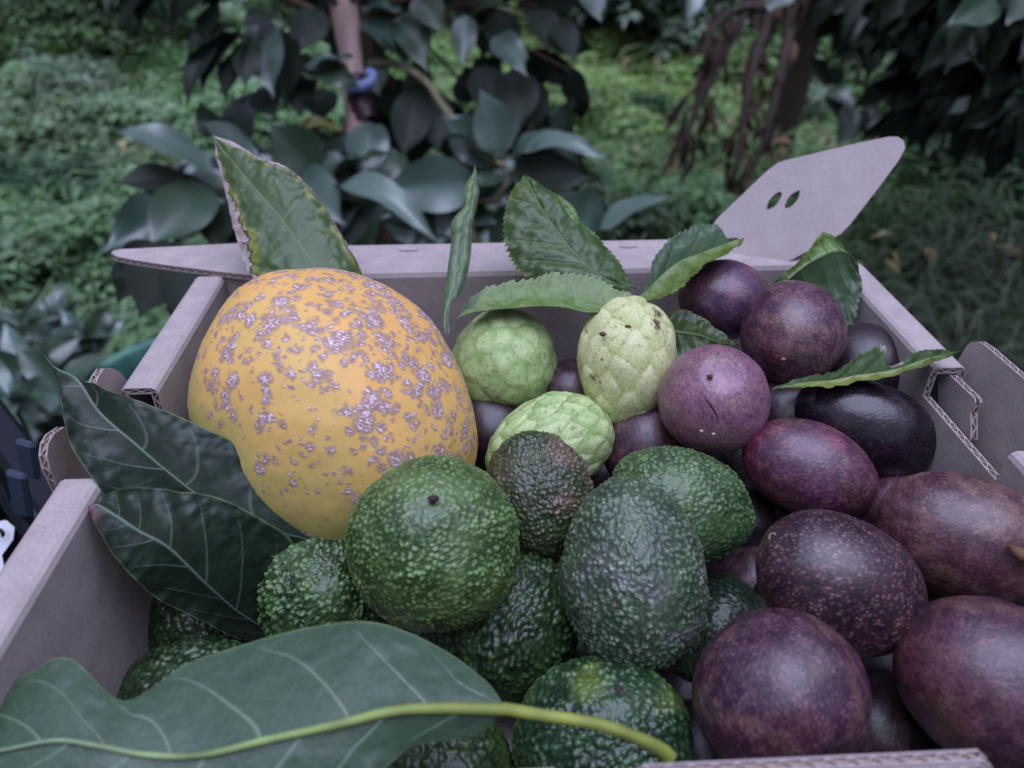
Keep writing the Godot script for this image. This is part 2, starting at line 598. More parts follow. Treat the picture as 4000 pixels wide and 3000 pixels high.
# Tree leaves one unit long along +y, upper side to +z: arched, folded, twisted or waved blades with a pale midrib and a short stalk.
func make_leaf_kinds() -> void:
	for s in [[0.07, 0.30, 0.15, 0.04], [0.16, 0.22, 0.5, 0.05], [0.34, 0.25, -0.2, 0.05], [0.03, 0.45, 0.9, 0.06], [0.14, 0.16, -1.0, 0.08], [-0.09, 0.25, 0.4, 0.10]]:
		var nz := smooth_noise(3.0, leaf_kinds.size() + 3, 2)
		var place := func(u: float, v: float) -> Vector3:
			var x := v * 2 - 1
			var w := pow(sin(PI * pow(u, 0.80)), 0.95) * 0.5 * (1.0 - 0.5 * smoothstep(0.70, 0.98, u))
			if u < 0.09:
				w = maxf(0.03, w * smoothstep(0.03, 0.1, u))
			var k := absf(x)
			var z: float = s[0] * 4.0 * u * (1 - u) + s[1] * pow(k, 1.3) * w * 2.0 * 0.5 + s[3] * sin(u * 11.0 + signf(x) * 1.3) * k * k
			var tw: float = s[2] * (u - 0.3)
			var p := Vector3(x * w, u, 0)
			p = Vector3(p.x * cos(tw), u, z * 0.8 + p.x * sin(tw))
			var vein := 0.0
			var q := fposmod(u * 9.0 - k * 1.1 + (0.5 if x > 0 else 0.0), 1.0)
			vein = smoothstep(0.1, 0.0, minf(q, 1 - q)) * (1 - k * 0.8) * 0.5
			var g := 1.0 + 0.25 * nz.get_noise_2d(x * 0.6, u * 2.0)
			var c := Color(1, 1, 1).lerp(Color(3.6, 3.6, 2.4), maxf(vein, smoothstep(0.075, 0.03, k * (w * 2 + 0.15))))
			if u < 0.09:
				c = Color(3.2, 3.0, 1.6)
			tint = c * g
			return p
		leaf_kinds.append(grid_mesh(30, 12, place))


var leaf_tones := {}


func tone_mat(called: String, c: Color, rough := 0.42, spec := 0.7) -> void:
	var m := mat(called, rough, spec, (c * Color(1.0, 1.0, 0.82)).linear_to_srgb())
	m.backlight_enabled = true
	m.backlight = Color(0.16, 0.2, 0.1)
	leaf_tones[called] = m


func leaf_on(parent: Node3D, base: Vector3, tip: Vector3, width: float, kind: int, tone: String, face := Vector3(0.0, 0.8, 0.6)) -> MeshInstance3D:
	var y := tip - base
	var l := y.length()
	y /= l
	var z := (face - y * face.dot(y)).normalized()
	var x := y.cross(z)
	var o := part("leaf", leaf_kinds[kind], leaf_tones[tone], parent)
	o.transform = Transform3D(Basis(x * width * 1.2, y * l, z * maxf(width, l * 0.6)), base - parent.position)
	return o


func spray(parent: Node3D, at: Vector3, out_dir: Vector3, n: int, length: float, width: float, tones: Array, droop: float, r: RandomNumberGenerator) -> void:
	# a whorl of leaves at the end of a twig
	var side := out_dir.cross(Vector3.UP).normalized()
	var upv := side.cross(out_dir).normalized()
	for k in n:
		var a := k * 2.4 + r.randf() * 0.6
		var open := r.randf_range(0.5, 1.25)
		var d := (out_dir * cos(open) + (side * cos(a) + upv * sin(a)) * sin(open) + Vector3.DOWN * droop * r.randf_range(0.5, 1.2)).normalized()
		var b := at - out_dir * 0.05 * r.randf()
		leaf_on(parent, b, b + d * length * r.randf_range(0.7, 1.15), width * r.randf_range(0.75, 1.15), r.randi() % 6, tones[r.randi() % tones.size()], (Vector3(0.1, 0.75, 0.5) + Vector3(r.randfn(), r.randfn(), r.randfn()) * 0.35))


func make_near_trees() -> void:
	make_leaf_kinds()
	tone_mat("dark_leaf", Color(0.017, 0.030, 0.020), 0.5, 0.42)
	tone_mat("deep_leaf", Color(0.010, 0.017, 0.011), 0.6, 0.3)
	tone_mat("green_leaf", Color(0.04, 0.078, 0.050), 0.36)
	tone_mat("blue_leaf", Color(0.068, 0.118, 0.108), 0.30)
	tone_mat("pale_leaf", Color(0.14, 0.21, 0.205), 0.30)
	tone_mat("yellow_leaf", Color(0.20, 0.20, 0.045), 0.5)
	var face := Vector3(0.0, 0.45, 0.9)
	var up := Vector3(0.0, 0.95, 0.3)
	var arc := Vector3(-0.4, 0.5, 0.75)

	# the young avocado tree behind the box
	var r := RandomNumberGenerator.new()
	r.seed = 88
	var foot := on_land(-0.16, -1.62)
	var t := thing("avocado_tree", "young avocado tree with broad blue-green leaves tied to the stake behind the box", "tree", foot, "")
	var trunk := Color(0.17, 0.12, 0.09)
	var fork := V(-0.2335, -0.2132, -1.5644)
	part("trunk", tube([foot - foot, Vector3(-0.03, 0.25, 0.02), fork - foot, V(-0.2205, -0.1345, -1.6525) - foot, V(-0.2114, 0.0067, -1.8068) - foot, V(-0.1483, 0.1827, -1.9216) - foot], [0.022, 0.02, 0.017, 0.015, 0.012, 0.008], trunk, 10, 5, 0.12), mats.bark, t)
	part("branch", tube([V(-0.2244, -0.1262, -1.6463) - foot, V(-0.1573, -0.1147, -1.6027) - foot, V(-0.0955, -0.1266, -1.5196) - foot, V(-0.0523, -0.1652, -1.4437) - foot, V(0.0088, -0.2251, -1.3888) - foot, V(0.0553, -0.2506, -1.3816) - foot], [0.008, 0.008, 0.0075, 0.007, 0.006, 0.005], Color(0.22, 0.2, 0.12), 8, 5, 0.2), mats.bark, t)
	part("branch", tube([V(-0.2350, -0.2159, -1.5747) - foot, V(-0.3421, -0.2662, -1.5099) - foot, V(-0.4249, -0.2908, -1.4250) - foot, V(-0.4754, -0.2800, -1.3864) - foot], [0.012, 0.009, 0.007, 0.005], Color(0.16, 0.14, 0.085), 8, 4, 0.2), mats.bark, t)
	part("branch", tube([V(-0.2196, -0.1211, -1.6735) - foot, V(-0.2901, -0.0413, -1.6580) - foot, V(-0.3926, 0.0213, -1.6082) - foot, V(-0.4891, 0.0697, -1.5728) - foot], [0.011, 0.009, 0.007, 0.005], trunk * 0.7, 8, 4, 0.2), mats.bark, t)
	part("branch", tube([V(-0.2105, -0.0462, -1.7473) - foot, V(-0.1102, -0.0065, -1.6970) - foot, V(-0.0002, 0.0163, -1.6349) - foot, V(0.1194, 0.0284, -1.5894) - foot], [0.011, 0.009, 0.007, 0.005], trunk * 0.7, 8, 4, 0.2), mats.bark, t)
	part("branch", tube([V(0.0631, -0.2608, -1.3864) - foot, V(0.0324, -0.3053, -1.3702) - foot, V(-0.0062, -0.3124, -1.3672) - foot, V(-0.0106, -0.3732, -1.3388) - foot], [0.005, 0.005, 0.0045, 0.004], Color(0.2, 0.17, 0.11), 8, 4, 0.2), mats.bark, t)

	# left whorl
	for q in [
		[V(-0.4717, -0.2654, -1.3840), V(-0.6359, -0.1703, -1.3468), 0.0631, 2, "pale_leaf", up], [V(-0.4905, -0.2786, -1.3881), V(-0.6513, -0.2649, -1.3565), 0.0514, 1, "dark_leaf", up],
		[V(-0.4811, -0.2738, -1.3788), V(-0.5512, -0.3259, -1.2148), 0.0843, 0, "green_leaf", face], [V(-0.4988, -0.2758, -1.3903), V(-0.6427, -0.3393, -1.2341), 0.0771, 5, "blue_leaf", face],
		[V(-0.4789, -0.2828, -1.3847), V(-0.5601, -0.3237, -1.2888), 0.0659, 1, "blue_leaf", face], [V(-0.4705, -0.2946, -1.4005), V(-0.4617, -0.3669, -1.2795), 0.0669, 0, "dark_leaf", face],
		[V(-0.4423, -0.2944, -1.4234), V(-0.3937, -0.3704, -1.2981), 0.0678, 1, "dark_leaf", face], [V(-0.4009, -0.2499, -1.4272), V(-0.4963, -0.1656, -1.4157), 0.0485, 0, "pale_leaf", up],
		[V(-0.4593, -0.2246, -1.4950), V(-0.4077, -0.1391, -1.5016), 0.0537, 1, "blue_leaf", face], [V(-0.4900, -0.2246, -1.4964), V(-0.5088, -0.1526, -1.4972), 0.0433, 3, "green_leaf", face],
		[V(-0.2905, -0.2641, -1.4126), V(-0.3674, -0.1697, -1.4071), 0.0769, 0, "green_leaf", face], [V(-0.3333, -0.2698, -1.4108), V(-0.2298, -0.3170, -1.2781), 0.0797, 1, "blue_leaf", face],
		[V(-0.3143, -0.2613, -1.4156), V(-0.1552, -0.2102, -1.3582), 0.0466, 5, "green_leaf", up], [V(-0.2527, -0.2662, -1.3372), V(-0.0665, -0.3182, -1.1975), 0.0492, 2, "pale_leaf", up],
		[V(-0.0009, -0.2737, -1.3688), V(-0.1741, -0.2578, -1.2910), 0.0818, 0, "blue_leaf", face], [V(-0.1997, -0.1969, -1.5015), V(-0.2030, -0.2807, -1.3734), 0.0671, 1, "blue_leaf", face],
		[V(-0.2260, -0.2435, -1.4596), V(-0.1061, -0.2737, -1.3736), 0.0514, 4, "green_leaf", up], [V(-0.4089, -0.2435, -1.4680), V(-0.3090, -0.3124, -1.3812), 0.0604, 1, "green_leaf", face],
		[V(-0.3381, -0.2072, -1.4890), V(-0.2415, -0.1988, -1.4540), 0.0449, 3, "yellow_leaf", up], [V(-0.2843, -0.2188, -1.4667), V(-0.1948, -0.2467, -1.4078), 0.0428, 1, "dark_leaf", up],
		# right whorl
		[V(0.0509, -0.2282, -1.3968), V(0.0081, -0.1150, -1.3902), 0.0673, 0, "pale_leaf", face], [V(0.0438, -0.2422, -1.3878), V(-0.0615, -0.1588, -1.4002), 0.0697, 5, "blue_leaf", face],
		[V(0.0422, -0.2387, -1.3902), V(-0.0511, -0.1830, -1.3595), 0.0461, 4, "green_leaf", up], [V(0.0645, -0.2418, -1.3991), V(0.1526, -0.1833, -1.3740), 0.0583, 1, "blue_leaf", up],
		[V(0.0669, -0.2362, -1.3786), V(0.2188, -0.2080, -1.2822), 0.0469, 2, "pale_leaf", up], [V(0.0584, -0.2576, -1.3768), V(0.2070, -0.2440, -1.2948), 0.0673, 1, "dark_leaf", face],
		[V(0.0483, -0.2590, -1.3763), V(-0.0094, -0.2724, -1.3339), 0.0383, 0, "green_leaf", up], [V(0.2196, -0.3486, -1.3085), V(0.1275, -0.2674, -1.2948), 0.0758, 1, "blue_leaf", face],
		[V(0.2124, -0.3380, -1.2918), V(0.3234, -0.2574, -1.2443), 0.0532, 0, "pale_leaf", up], [V(0.0235, -0.3449, -1.3802), V(0.0973, -0.3612, -1.3057), 0.0643, 1, "dark_leaf", face],
		[V(0.0685, -0.2588, -1.4116), V(0.1336, -0.3088, -1.3511), 0.0598, 0, "dark_leaf", face], [V(-0.0642, -0.3340, -1.4276), V(-0.1676, -0.3628, -1.3650), 0.0615, 1, "blue_leaf", face],
		[V(-0.0191, -0.3122, -1.4161), V(-0.0797, -0.3752, -1.3045), 0.0568, 1, "blue_leaf", face], [V(-0.2212, -0.3268, -1.4156), V(-0.2857, -0.3869, -1.3302), 0.0675, 0, "dark_leaf", face],
		[V(-0.1345, -0.3304, -1.4212), V(-0.1236, -0.3869, -1.3227), 0.0678, 0, "blue_leaf", face], [V(-0.0200, -0.3414, -1.3966), V(0.0215, -0.3911, -1.3253), 0.0521, 3, "green_leaf", face],
		# dark leaves hanging behind the branch
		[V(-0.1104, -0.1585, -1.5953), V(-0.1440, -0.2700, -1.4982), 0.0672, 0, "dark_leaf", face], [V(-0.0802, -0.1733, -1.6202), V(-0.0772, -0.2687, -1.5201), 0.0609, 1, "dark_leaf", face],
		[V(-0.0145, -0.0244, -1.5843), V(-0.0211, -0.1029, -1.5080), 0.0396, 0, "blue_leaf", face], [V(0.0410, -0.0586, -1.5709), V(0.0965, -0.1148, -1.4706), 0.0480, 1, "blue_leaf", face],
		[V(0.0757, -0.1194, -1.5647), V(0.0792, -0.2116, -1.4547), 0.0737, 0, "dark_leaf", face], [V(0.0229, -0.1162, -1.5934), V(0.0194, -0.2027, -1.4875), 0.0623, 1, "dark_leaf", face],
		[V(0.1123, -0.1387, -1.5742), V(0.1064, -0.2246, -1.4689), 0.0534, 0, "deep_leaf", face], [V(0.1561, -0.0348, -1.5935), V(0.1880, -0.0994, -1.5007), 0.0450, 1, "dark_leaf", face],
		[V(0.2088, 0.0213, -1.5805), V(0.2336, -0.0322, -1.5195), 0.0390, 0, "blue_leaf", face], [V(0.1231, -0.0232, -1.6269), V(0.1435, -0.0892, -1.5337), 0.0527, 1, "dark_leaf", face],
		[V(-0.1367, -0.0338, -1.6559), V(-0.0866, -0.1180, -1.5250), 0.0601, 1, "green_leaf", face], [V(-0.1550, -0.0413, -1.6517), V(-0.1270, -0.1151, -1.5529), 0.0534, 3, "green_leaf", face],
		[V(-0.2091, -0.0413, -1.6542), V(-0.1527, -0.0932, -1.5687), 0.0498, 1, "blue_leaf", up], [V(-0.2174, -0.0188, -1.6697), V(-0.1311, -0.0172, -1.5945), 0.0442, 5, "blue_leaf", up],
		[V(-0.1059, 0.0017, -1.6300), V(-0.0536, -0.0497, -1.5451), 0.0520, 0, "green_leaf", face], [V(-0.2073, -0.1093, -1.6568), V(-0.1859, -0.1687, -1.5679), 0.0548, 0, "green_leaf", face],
		# leaves by the stake
		[V(-0.3108, -0.0952, -1.5025), V(-0.2085, -0.0678, -1.4438), 0.0428, 5, "blue_leaf", up], [V(-0.3198, -0.1100, -1.5170), V(-0.2033, -0.1150, -1.4240), 0.0466, 4, "green_leaf", up],
		[V(-0.3885, -0.0252, -1.5529), V(-0.3497, -0.1328, -1.4069), 0.0626, 0, "blue_leaf", face], [V(-0.3366, -0.0859, -1.5821), V(-0.3221, -0.1846, -1.4672), 0.0693, 1, "dark_leaf", face],
		[V(-0.2867, -0.0172, -1.6017), V(-0.3230, -0.0812, -1.5124), 0.0598, 1, "dark_leaf", face], [V(-0.2936, -0.1537, -1.5829), V(-0.2963, -0.2027, -1.5021), 0.0534, 0, "dark_leaf", face],
		# the dark curved leaves hanging at the top left
		[V(-0.5386, 0.0494, -1.4893), V(-0.5781, -0.0157, -1.3512), 0.0379, 2, "dark_leaf", arc], [V(-0.5060, 0.0429, -1.4834), V(-0.5479, -0.0365, -1.3359), 0.0470, 2, "deep_leaf", arc],
		[V(-0.4920, 0.0273, -1.4964), V(-0.5388, -0.0317, -1.3628), 0.0431, 2, "dark_leaf", arc], [V(-0.4352, 0.0180, -1.5116), V(-0.5052, -0.0315, -1.4095), 0.0488, 2, "deep_leaf", arc],
		[V(-0.4435, 0.0113, -1.5075), V(-0.4462, -0.0455, -1.4215), 0.0397, 1, "deep_leaf", arc], [V(-0.4106, -0.0337, -1.5000), V(-0.4909, -0.0754, -1.4036), 0.0400, 2, "dark_leaf", arc],
		[V(-0.4107, -0.0391, -1.4964), V(-0.4962, -0.1628, -1.3695), 0.0419, 2, "dark_leaf", arc], [V(-0.4027, -0.0446, -1.4924), V(-0.4685, -0.1364, -1.3858), 0.0403, 2, "dark_leaf", arc],
		[V(-0.3947, -0.0473, -1.4902), V(-0.4290, -0.1403, -1.3814), 0.0322, 1, "deep_leaf", arc], [V(-0.3907, -0.0500, -1.4882), V(-0.3933, -0.1153, -1.3965), 0.0419, 1, "dark_leaf", face],
		[V(-0.3496, -0.0151, -1.5338), V(-0.4045, -0.0289, -1.4788), 0.0376, 1, "dark_leaf", arc],
		[V(-0.3921, 0.0357, -1.5456), V(-0.4690, 0.0009, -1.4777), 0.0483, 1, "deep_leaf", arc], [V(-0.3519, -0.0426, -1.5636), V(-0.3375, -0.1599, -1.4363), 0.0589, 0, "deep_leaf", face],
		[V(-0.3974, -0.1349, -1.5040), V(-0.3545, -0.1737, -1.4278), 0.0505, 1, "dark_leaf", face],
		# under the left flap of the lid
		[V(-0.3729, -0.1780, -0.8720), V(-0.4199, -0.1879, -0.8194), 0.0433, 0, "deep_leaf", face], [V(-0.3483, -0.1607, -0.8583), V(-0.3816, -0.2178, -0.7735), 0.0635, 0, "deep_leaf", face],
		[V(-0.3197, -0.1615, -0.8324), V(-0.3325, -0.2144, -0.7495), 0.0465, 1, "deep_leaf", face], [V(-0.4022, -0.1903, -0.9013), V(-0.4343, -0.2332, -0.8379), 0.0394, 1, "deep_leaf", face]]:
		leaf_on(t, q[0], q[1], q[2], q[3], q[4], q[5])
	for k in 46:
		var nodes := [V(-0.4822, -0.2868, -1.4062), V(-0.3408, -0.2942, -1.4309), V(-0.1859, -0.3195, -1.4189), V(-0.0636, -0.3341, -1.4035), V(0.0563, -0.2659, -1.4074), V(0.0239, -0.3304, -1.3898), V(-0.2788, -0.2587, -1.5120), V(-0.4178, -0.2674, -1.4885)]
		var q: Vector3 = nodes[k % 8] + Vector3(r.randfn(), r.randfn() * 0.7, 0.0) * 0.025
		var a := r.randf_range(-0.5, PI + 0.5)
		var d := Vector3(cos(a), -absf(sin(a)) * 0.75 + 0.15, r.randf_range(-0.1, 0.5)).normalized()
		leaf_on(t, q, q + d * r.randf_range(0.11, 0.17), r.randf_range(0.045, 0.068), r.randi() % 6, ["blue_leaf", "green_leaf", "dark_leaf", "blue_leaf", "pale_leaf"][r.randi() % 5], Vector3(r.randfn() * 0.3, 0.7, 0.6))
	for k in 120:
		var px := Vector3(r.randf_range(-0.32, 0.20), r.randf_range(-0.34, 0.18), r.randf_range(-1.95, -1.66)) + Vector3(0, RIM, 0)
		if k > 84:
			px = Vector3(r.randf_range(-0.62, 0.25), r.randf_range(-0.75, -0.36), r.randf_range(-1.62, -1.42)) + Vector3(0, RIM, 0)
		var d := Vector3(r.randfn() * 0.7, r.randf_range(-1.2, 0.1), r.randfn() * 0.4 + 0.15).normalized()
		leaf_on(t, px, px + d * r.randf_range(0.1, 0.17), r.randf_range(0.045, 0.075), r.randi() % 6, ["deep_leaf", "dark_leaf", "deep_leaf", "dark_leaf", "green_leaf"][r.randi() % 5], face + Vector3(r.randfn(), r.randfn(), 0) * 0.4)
	var high := []
	var high_tint := []
	for k in 900:
		var p := Vector3(r.randf_range(-1.0, 0.7), r.randf_range(1.14, 2.3), r.randf_range(-2.4, -1.25))
		p.y += absf(p.z + 1.8) * 0.25
		var d := Vector3(r.randfn(), r.randf_range(-1.6, 0.1), r.randfn()).normalized()
		var sd := d.cross(Vector3(r.randfn(), r.randfn(), r.randfn())).normalized()
		high.append(Transform3D(Basis(sd * 0.06, d * 0.16, sd.cross(d) * 0.08), p - foot))
		high_tint.append(Color(0.022, 0.038, 0.026) * r.randf_range(0.6, 1.6))
	scatter("upper_leaves", leaf_kinds[1], mats.leaf, high, high_tint, t)
	for k in 34:
		var a := V(-0.2254, -0.0733, -1.7539) - foot
		var b := Vector3(r.randf_range(-0.5, 0.2), r.randf_range(-0.25, 0.16) + RIM, r.randf_range(-1.9, -1.68)) - foot
		part("twig", tube([a + Vector3(0, r.randf_range(-0.2, 0.1), 0), a.lerp(b, 0.5) + Vector3(0, 0.05, 0), b], [0.005, 0.004, 0.002], trunk * 0.6, 6, 3), mats.bark, t)

	# the stake, its tape and its tie
	var s := thing("stake", "pinkish wooden stake leaning behind the box with the young tree tied to it", "stake", foot + Vector3(0.03, 0, 0.02))
	var o := s.position
	part("pole", tube([V(-0.2313, -0.3262, -1.4646) - o + Vector3(0, -0.55, 0), V(-0.2313, -0.3262, -1.4646) - o, V(-0.2324, -0.2137, -1.5399) - o, V(-0.2404, -0.0938, -1.6206) - o, V(-0.2563, 0.0337, -1.7066) - o], [0.02, 0.02, 0.021, 0.024, 0.034], Color(0.50, 0.34, 0.30), 14, 6, 0.05), mats.stake_wood, s)
	part("tape", tube([V(-0.2311, -0.1361, -1.5858) - o, V(-0.2233, -0.1750, -1.5594) - o, V(-0.2117, -0.2064, -1.5379) - o], [0.0245, 0.026, 0.022], Color(0.24, 0.13, 0.16), 14, 5, 0.25), mats.tape, s)
	part("tie", tube([V(-0.2376, -0.1458, -1.5375) - o, V(-0.2104, -0.1402, -1.5339) - o, V(-0.1924, -0.1312, -1.5451) - o, V(-0.1981, -0.1235, -1.5565) - o, V(-0.2075, -0.1232, -1.5632) - o], [0.009, 0.011, 0.009, 0.012, 0.006], Color(0.36, 0.44, 0.78), 8, 5, 0.3), mats.blue_tie, s)

	# the withered branches hanging right of the middle
	foot = on_land(1.28, -3.25)
	t = thing("withered_tree", "withered tree hung with brown dead leaves behind the right flap", "tree", foot)
	var bough := [[V(1.1037, -0.0993, -2.9996), V(0.9878, -0.2442, -2.7877), V(0.8930, -0.3646, -2.5911), V(0.8412, -0.5003, -2.4425), V(0.8070, -0.5700, -2.3373)], [V(1.0389, -0.0993, -3.0026), V(0.8863, -0.2442, -2.7924), V(0.7575, -0.3771, -2.5890), V(0.6717, -0.4675, -2.4361), V(0.6438, -0.5340, -2.3689)],
		[V(1.1353, -0.1263, -2.9801), V(1.0569, -0.2832, -2.7584), V(0.9823, -0.3896, -2.5703), V(0.8985, -0.5493, -2.4071), V(0.7660, -0.7095, -2.2699)], [V(1.2792, -0.1103, -3.1045), V(1.1333, -0.1938, -2.9351), V(0.9035, -0.1922, -2.8263), V(0.7771, -0.2271, -2.6884), V(0.7295, -0.3043, -2.5788)]]
	part("trunk", tube([Vector3.ZERO, Vector3(0.02, 0.6, 0.05), V(1.2615, -0.1383, -3.0866) - foot, V(1.3063, 0.2256, -3.3280) - foot], [0.07, 0.06, 0.045, 0.03], Color(0.06, 0.045, 0.035), 10, 6, 0.2), mats.bark, t)
	tone_mat("brown_leaf", Color(0.12, 0.078, 0.062), 0.8, 0.3)
	tone_mat("umber_leaf", Color(0.05, 0.033, 0.029), 0.85, 0.3)
	for b in bough:
		var pts := []
		for p in b:
			pts.append((p as Vector3) - foot)
		part("branch", tube(pts, [0.02, 0.017, 0.014, 0.010, 0.005], Color(0.055, 0.04, 0.034), 9, 6, 0.6), mats.bark, t)
		for k in 34:
			var q := r.randf() * 3.99
			var p: Vector3 = (b[int(q)] as Vector3).lerp(b[int(q) + 1], q - int(q)) + Vector3(r.randfn() * 0.022, r.randfn() * 0.02, r.randfn() * 0.03)
			var d := ((b[int(q) + 1] as Vector3) - (b[int(q)] as Vector3)).normalized() * 0.8 + Vector3(r.randfn() * 0.4, -0.6, r.randfn() * 0.4)
			leaf_on(t, p, p + d.normalized() * r.randf_range(0.06, 0.17), r.randf_range(0.010, 0.026), [2, 3, 4, 5][r.randi() % 4], "umber_leaf" if r.randf() < 0.6 else "brown_leaf", Vector3(r.randfn(), 0.2, 1.0))

	# the dark tree hanging in from the right
	foot = on_land(2.3, -2.3)
	t = thing("avocado_tree", "dark avocado tree with drooping leaves hanging in from the right", "tree", foot, "")
	part("trunk", tube([Vector3.ZERO, Vector3(0.05, 0.7, 0), Vector3(0, 1.7, 0.1), Vector3(-0.2, 2.4, 0.2)], [0.08, 0.07, 0.05, 0.02], Color(0.05, 0.04, 0.03), 10, 6, 0.2), mats.bark, t)
	var crown := foot + Vector3(0, 1.7, 0.1)
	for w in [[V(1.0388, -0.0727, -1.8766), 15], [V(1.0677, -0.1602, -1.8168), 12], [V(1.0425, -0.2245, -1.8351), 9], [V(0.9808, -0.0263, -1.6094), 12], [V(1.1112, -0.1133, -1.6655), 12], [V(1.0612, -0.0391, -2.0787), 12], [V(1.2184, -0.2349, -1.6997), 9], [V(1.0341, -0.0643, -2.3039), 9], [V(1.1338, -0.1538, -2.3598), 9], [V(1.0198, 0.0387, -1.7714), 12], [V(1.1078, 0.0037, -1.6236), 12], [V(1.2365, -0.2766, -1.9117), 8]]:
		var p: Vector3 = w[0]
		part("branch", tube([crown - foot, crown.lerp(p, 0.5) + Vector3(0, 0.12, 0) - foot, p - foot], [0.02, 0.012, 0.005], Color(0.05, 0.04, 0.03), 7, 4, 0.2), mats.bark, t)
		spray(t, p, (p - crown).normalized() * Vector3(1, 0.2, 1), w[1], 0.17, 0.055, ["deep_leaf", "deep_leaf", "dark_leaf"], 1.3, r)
	part("branch", tube([crown - foot, V(1.1024, -0.1816, -1.9815) - foot, V(0.9922, -0.2017, -2.0935) - foot, V(0.9247, -0.2527, -2.1227) - foot], [0.012, 0.009, 0.006, 0.004], Color(0.05, 0.05, 0.03), 7, 4, 0.2), mats.bark, t)
	for q in [[V(0.9365, -0.2760, -2.0945), V(0.9605, -0.2197, -2.0829), 0.0364, 0, "dark_leaf", face], [V(0.9364, -0.2811, -2.0911), V(0.9763, -0.3164, -1.9934), 0.0483, 1, "green_leaf", face], [V(0.9361, -0.2913, -2.0843), V(0.9422, -0.3437, -2.0008), 0.0437, 0, "dark_leaf", face],
		[V(1.0037, -0.3193, -2.0504), V(0.9332, -0.4017, -1.9625), 0.0679, 1, "green_leaf", face], [V(1.0157, -0.3244, -2.0464), V(1.0528, -0.3817, -1.9703), 0.0485, 0, "green_leaf", face], [V(1.0512, -0.3040, -2.0826), V(0.9984, -0.3917, -1.9661), 0.0365, 1, "dark_leaf", face],
		[V(0.9411, -0.2783, -2.1048), V(0.8602, -0.1997, -2.1009), 0.0365, 3, "dark_leaf", face], [V(1.0761, -0.2937, -2.0883), V(1.1589, -0.2517, -2.0524), 0.0414, 1, "dark_leaf", face],
		[V(0.8140, 0.0370, -1.2982), V(0.7002, 0.0075, -1.2115), 0.0521, 0, "green_leaf", face], [V(0.8504, 0.0490, -1.3045), V(0.7941, 0.0047, -1.2173), 0.0438, 1, "green_leaf", face], [V(0.9307, 0.0365, -1.3527), V(0.8512, -0.0410, -1.2443), 0.0516, 0, "dark_leaf", face],
		[V(0.6628, -0.0894, -2.5450), V(0.6236, -0.1866, -2.4216), 0.0465, 2, "pale_leaf", face], [V(0.7929, -0.0417, -2.2097), V(0.7477, -0.1000, -2.1126), 0.0831, 0, "blue_leaf", face]]:
		leaf_on(t, q[0], q[1], q[2], q[3], q[4], q[5])
	for k in 60:
		var p := Vector3(r.randf_range(1.2, 2.7), r.randf_range(1.3, 2.3), r.randf_range(-2.9, -1.5))
		spray(t, p, Vector3(r.randfn(), -0.1, r.randfn()).normalized(), 2, 0.18, 0.06, ["deep_leaf", "dark_leaf"], 1.0, r)

	# leafy weeds at the left edge
	var n := 0
	for w in [[V(-0.7957, -0.5234, -1.1782), 7, "weed with broad bluish leaves at the left edge beside the crate"], [V(-0.7658, -0.5662, -1.3287), 7, "weed with pale leaves just left of the green bucket"], [V(-1.0498, -0.6502, -1.5867), 7, "narrow-leaved bluish weed higher up at the left edge"], [V(-0.9936, -0.6835, -1.6220), 7, "small pale weed left of the box, above the bucket"], [V(-0.7126, -0.5291, -1.1104), 6, "weed in the shade behind the tip of the big dark leaf"], [V(-0.7680, -0.5073, -1.0673), 6, "weed with pale green leaves low at the left edge above the crate"]]:
		var p: Vector3 = w[0]
		var wf := Vector3(p.x, land(p.x, p.z), p.z)
		var wd := thing("leafy_weed", w[2], "weed", wf, "leafy weeds beside the crates")
		part("stem", tube([Vector3.ZERO, (p - wf) * 0.5 + Vector3(0.01, 0, 0.01), p - wf], [0.006, 0.005, 0.003], Color(0.07, 0.11, 0.05), 6, 4), mats.stalk, wd)
		spray(wd, p, Vector3(0.1, 0.9, 0.3).normalized(), w[1], 0.11 if n != 2 else 0.13, 0.045 if n != 2 else 0.022, ["pale_leaf", "blue_leaf", "green_leaf", "green_leaf"], 0.35, r)
		spray(wd, p.lerp(wf, 0.35), Vector3(0.1, 0.9, 0.3).normalized(), 5, 0.11, 0.045, ["green_leaf", "dark_leaf"], 0.5, r)
		n += 1


# ---------------------------------------------------------------- crates and bucket

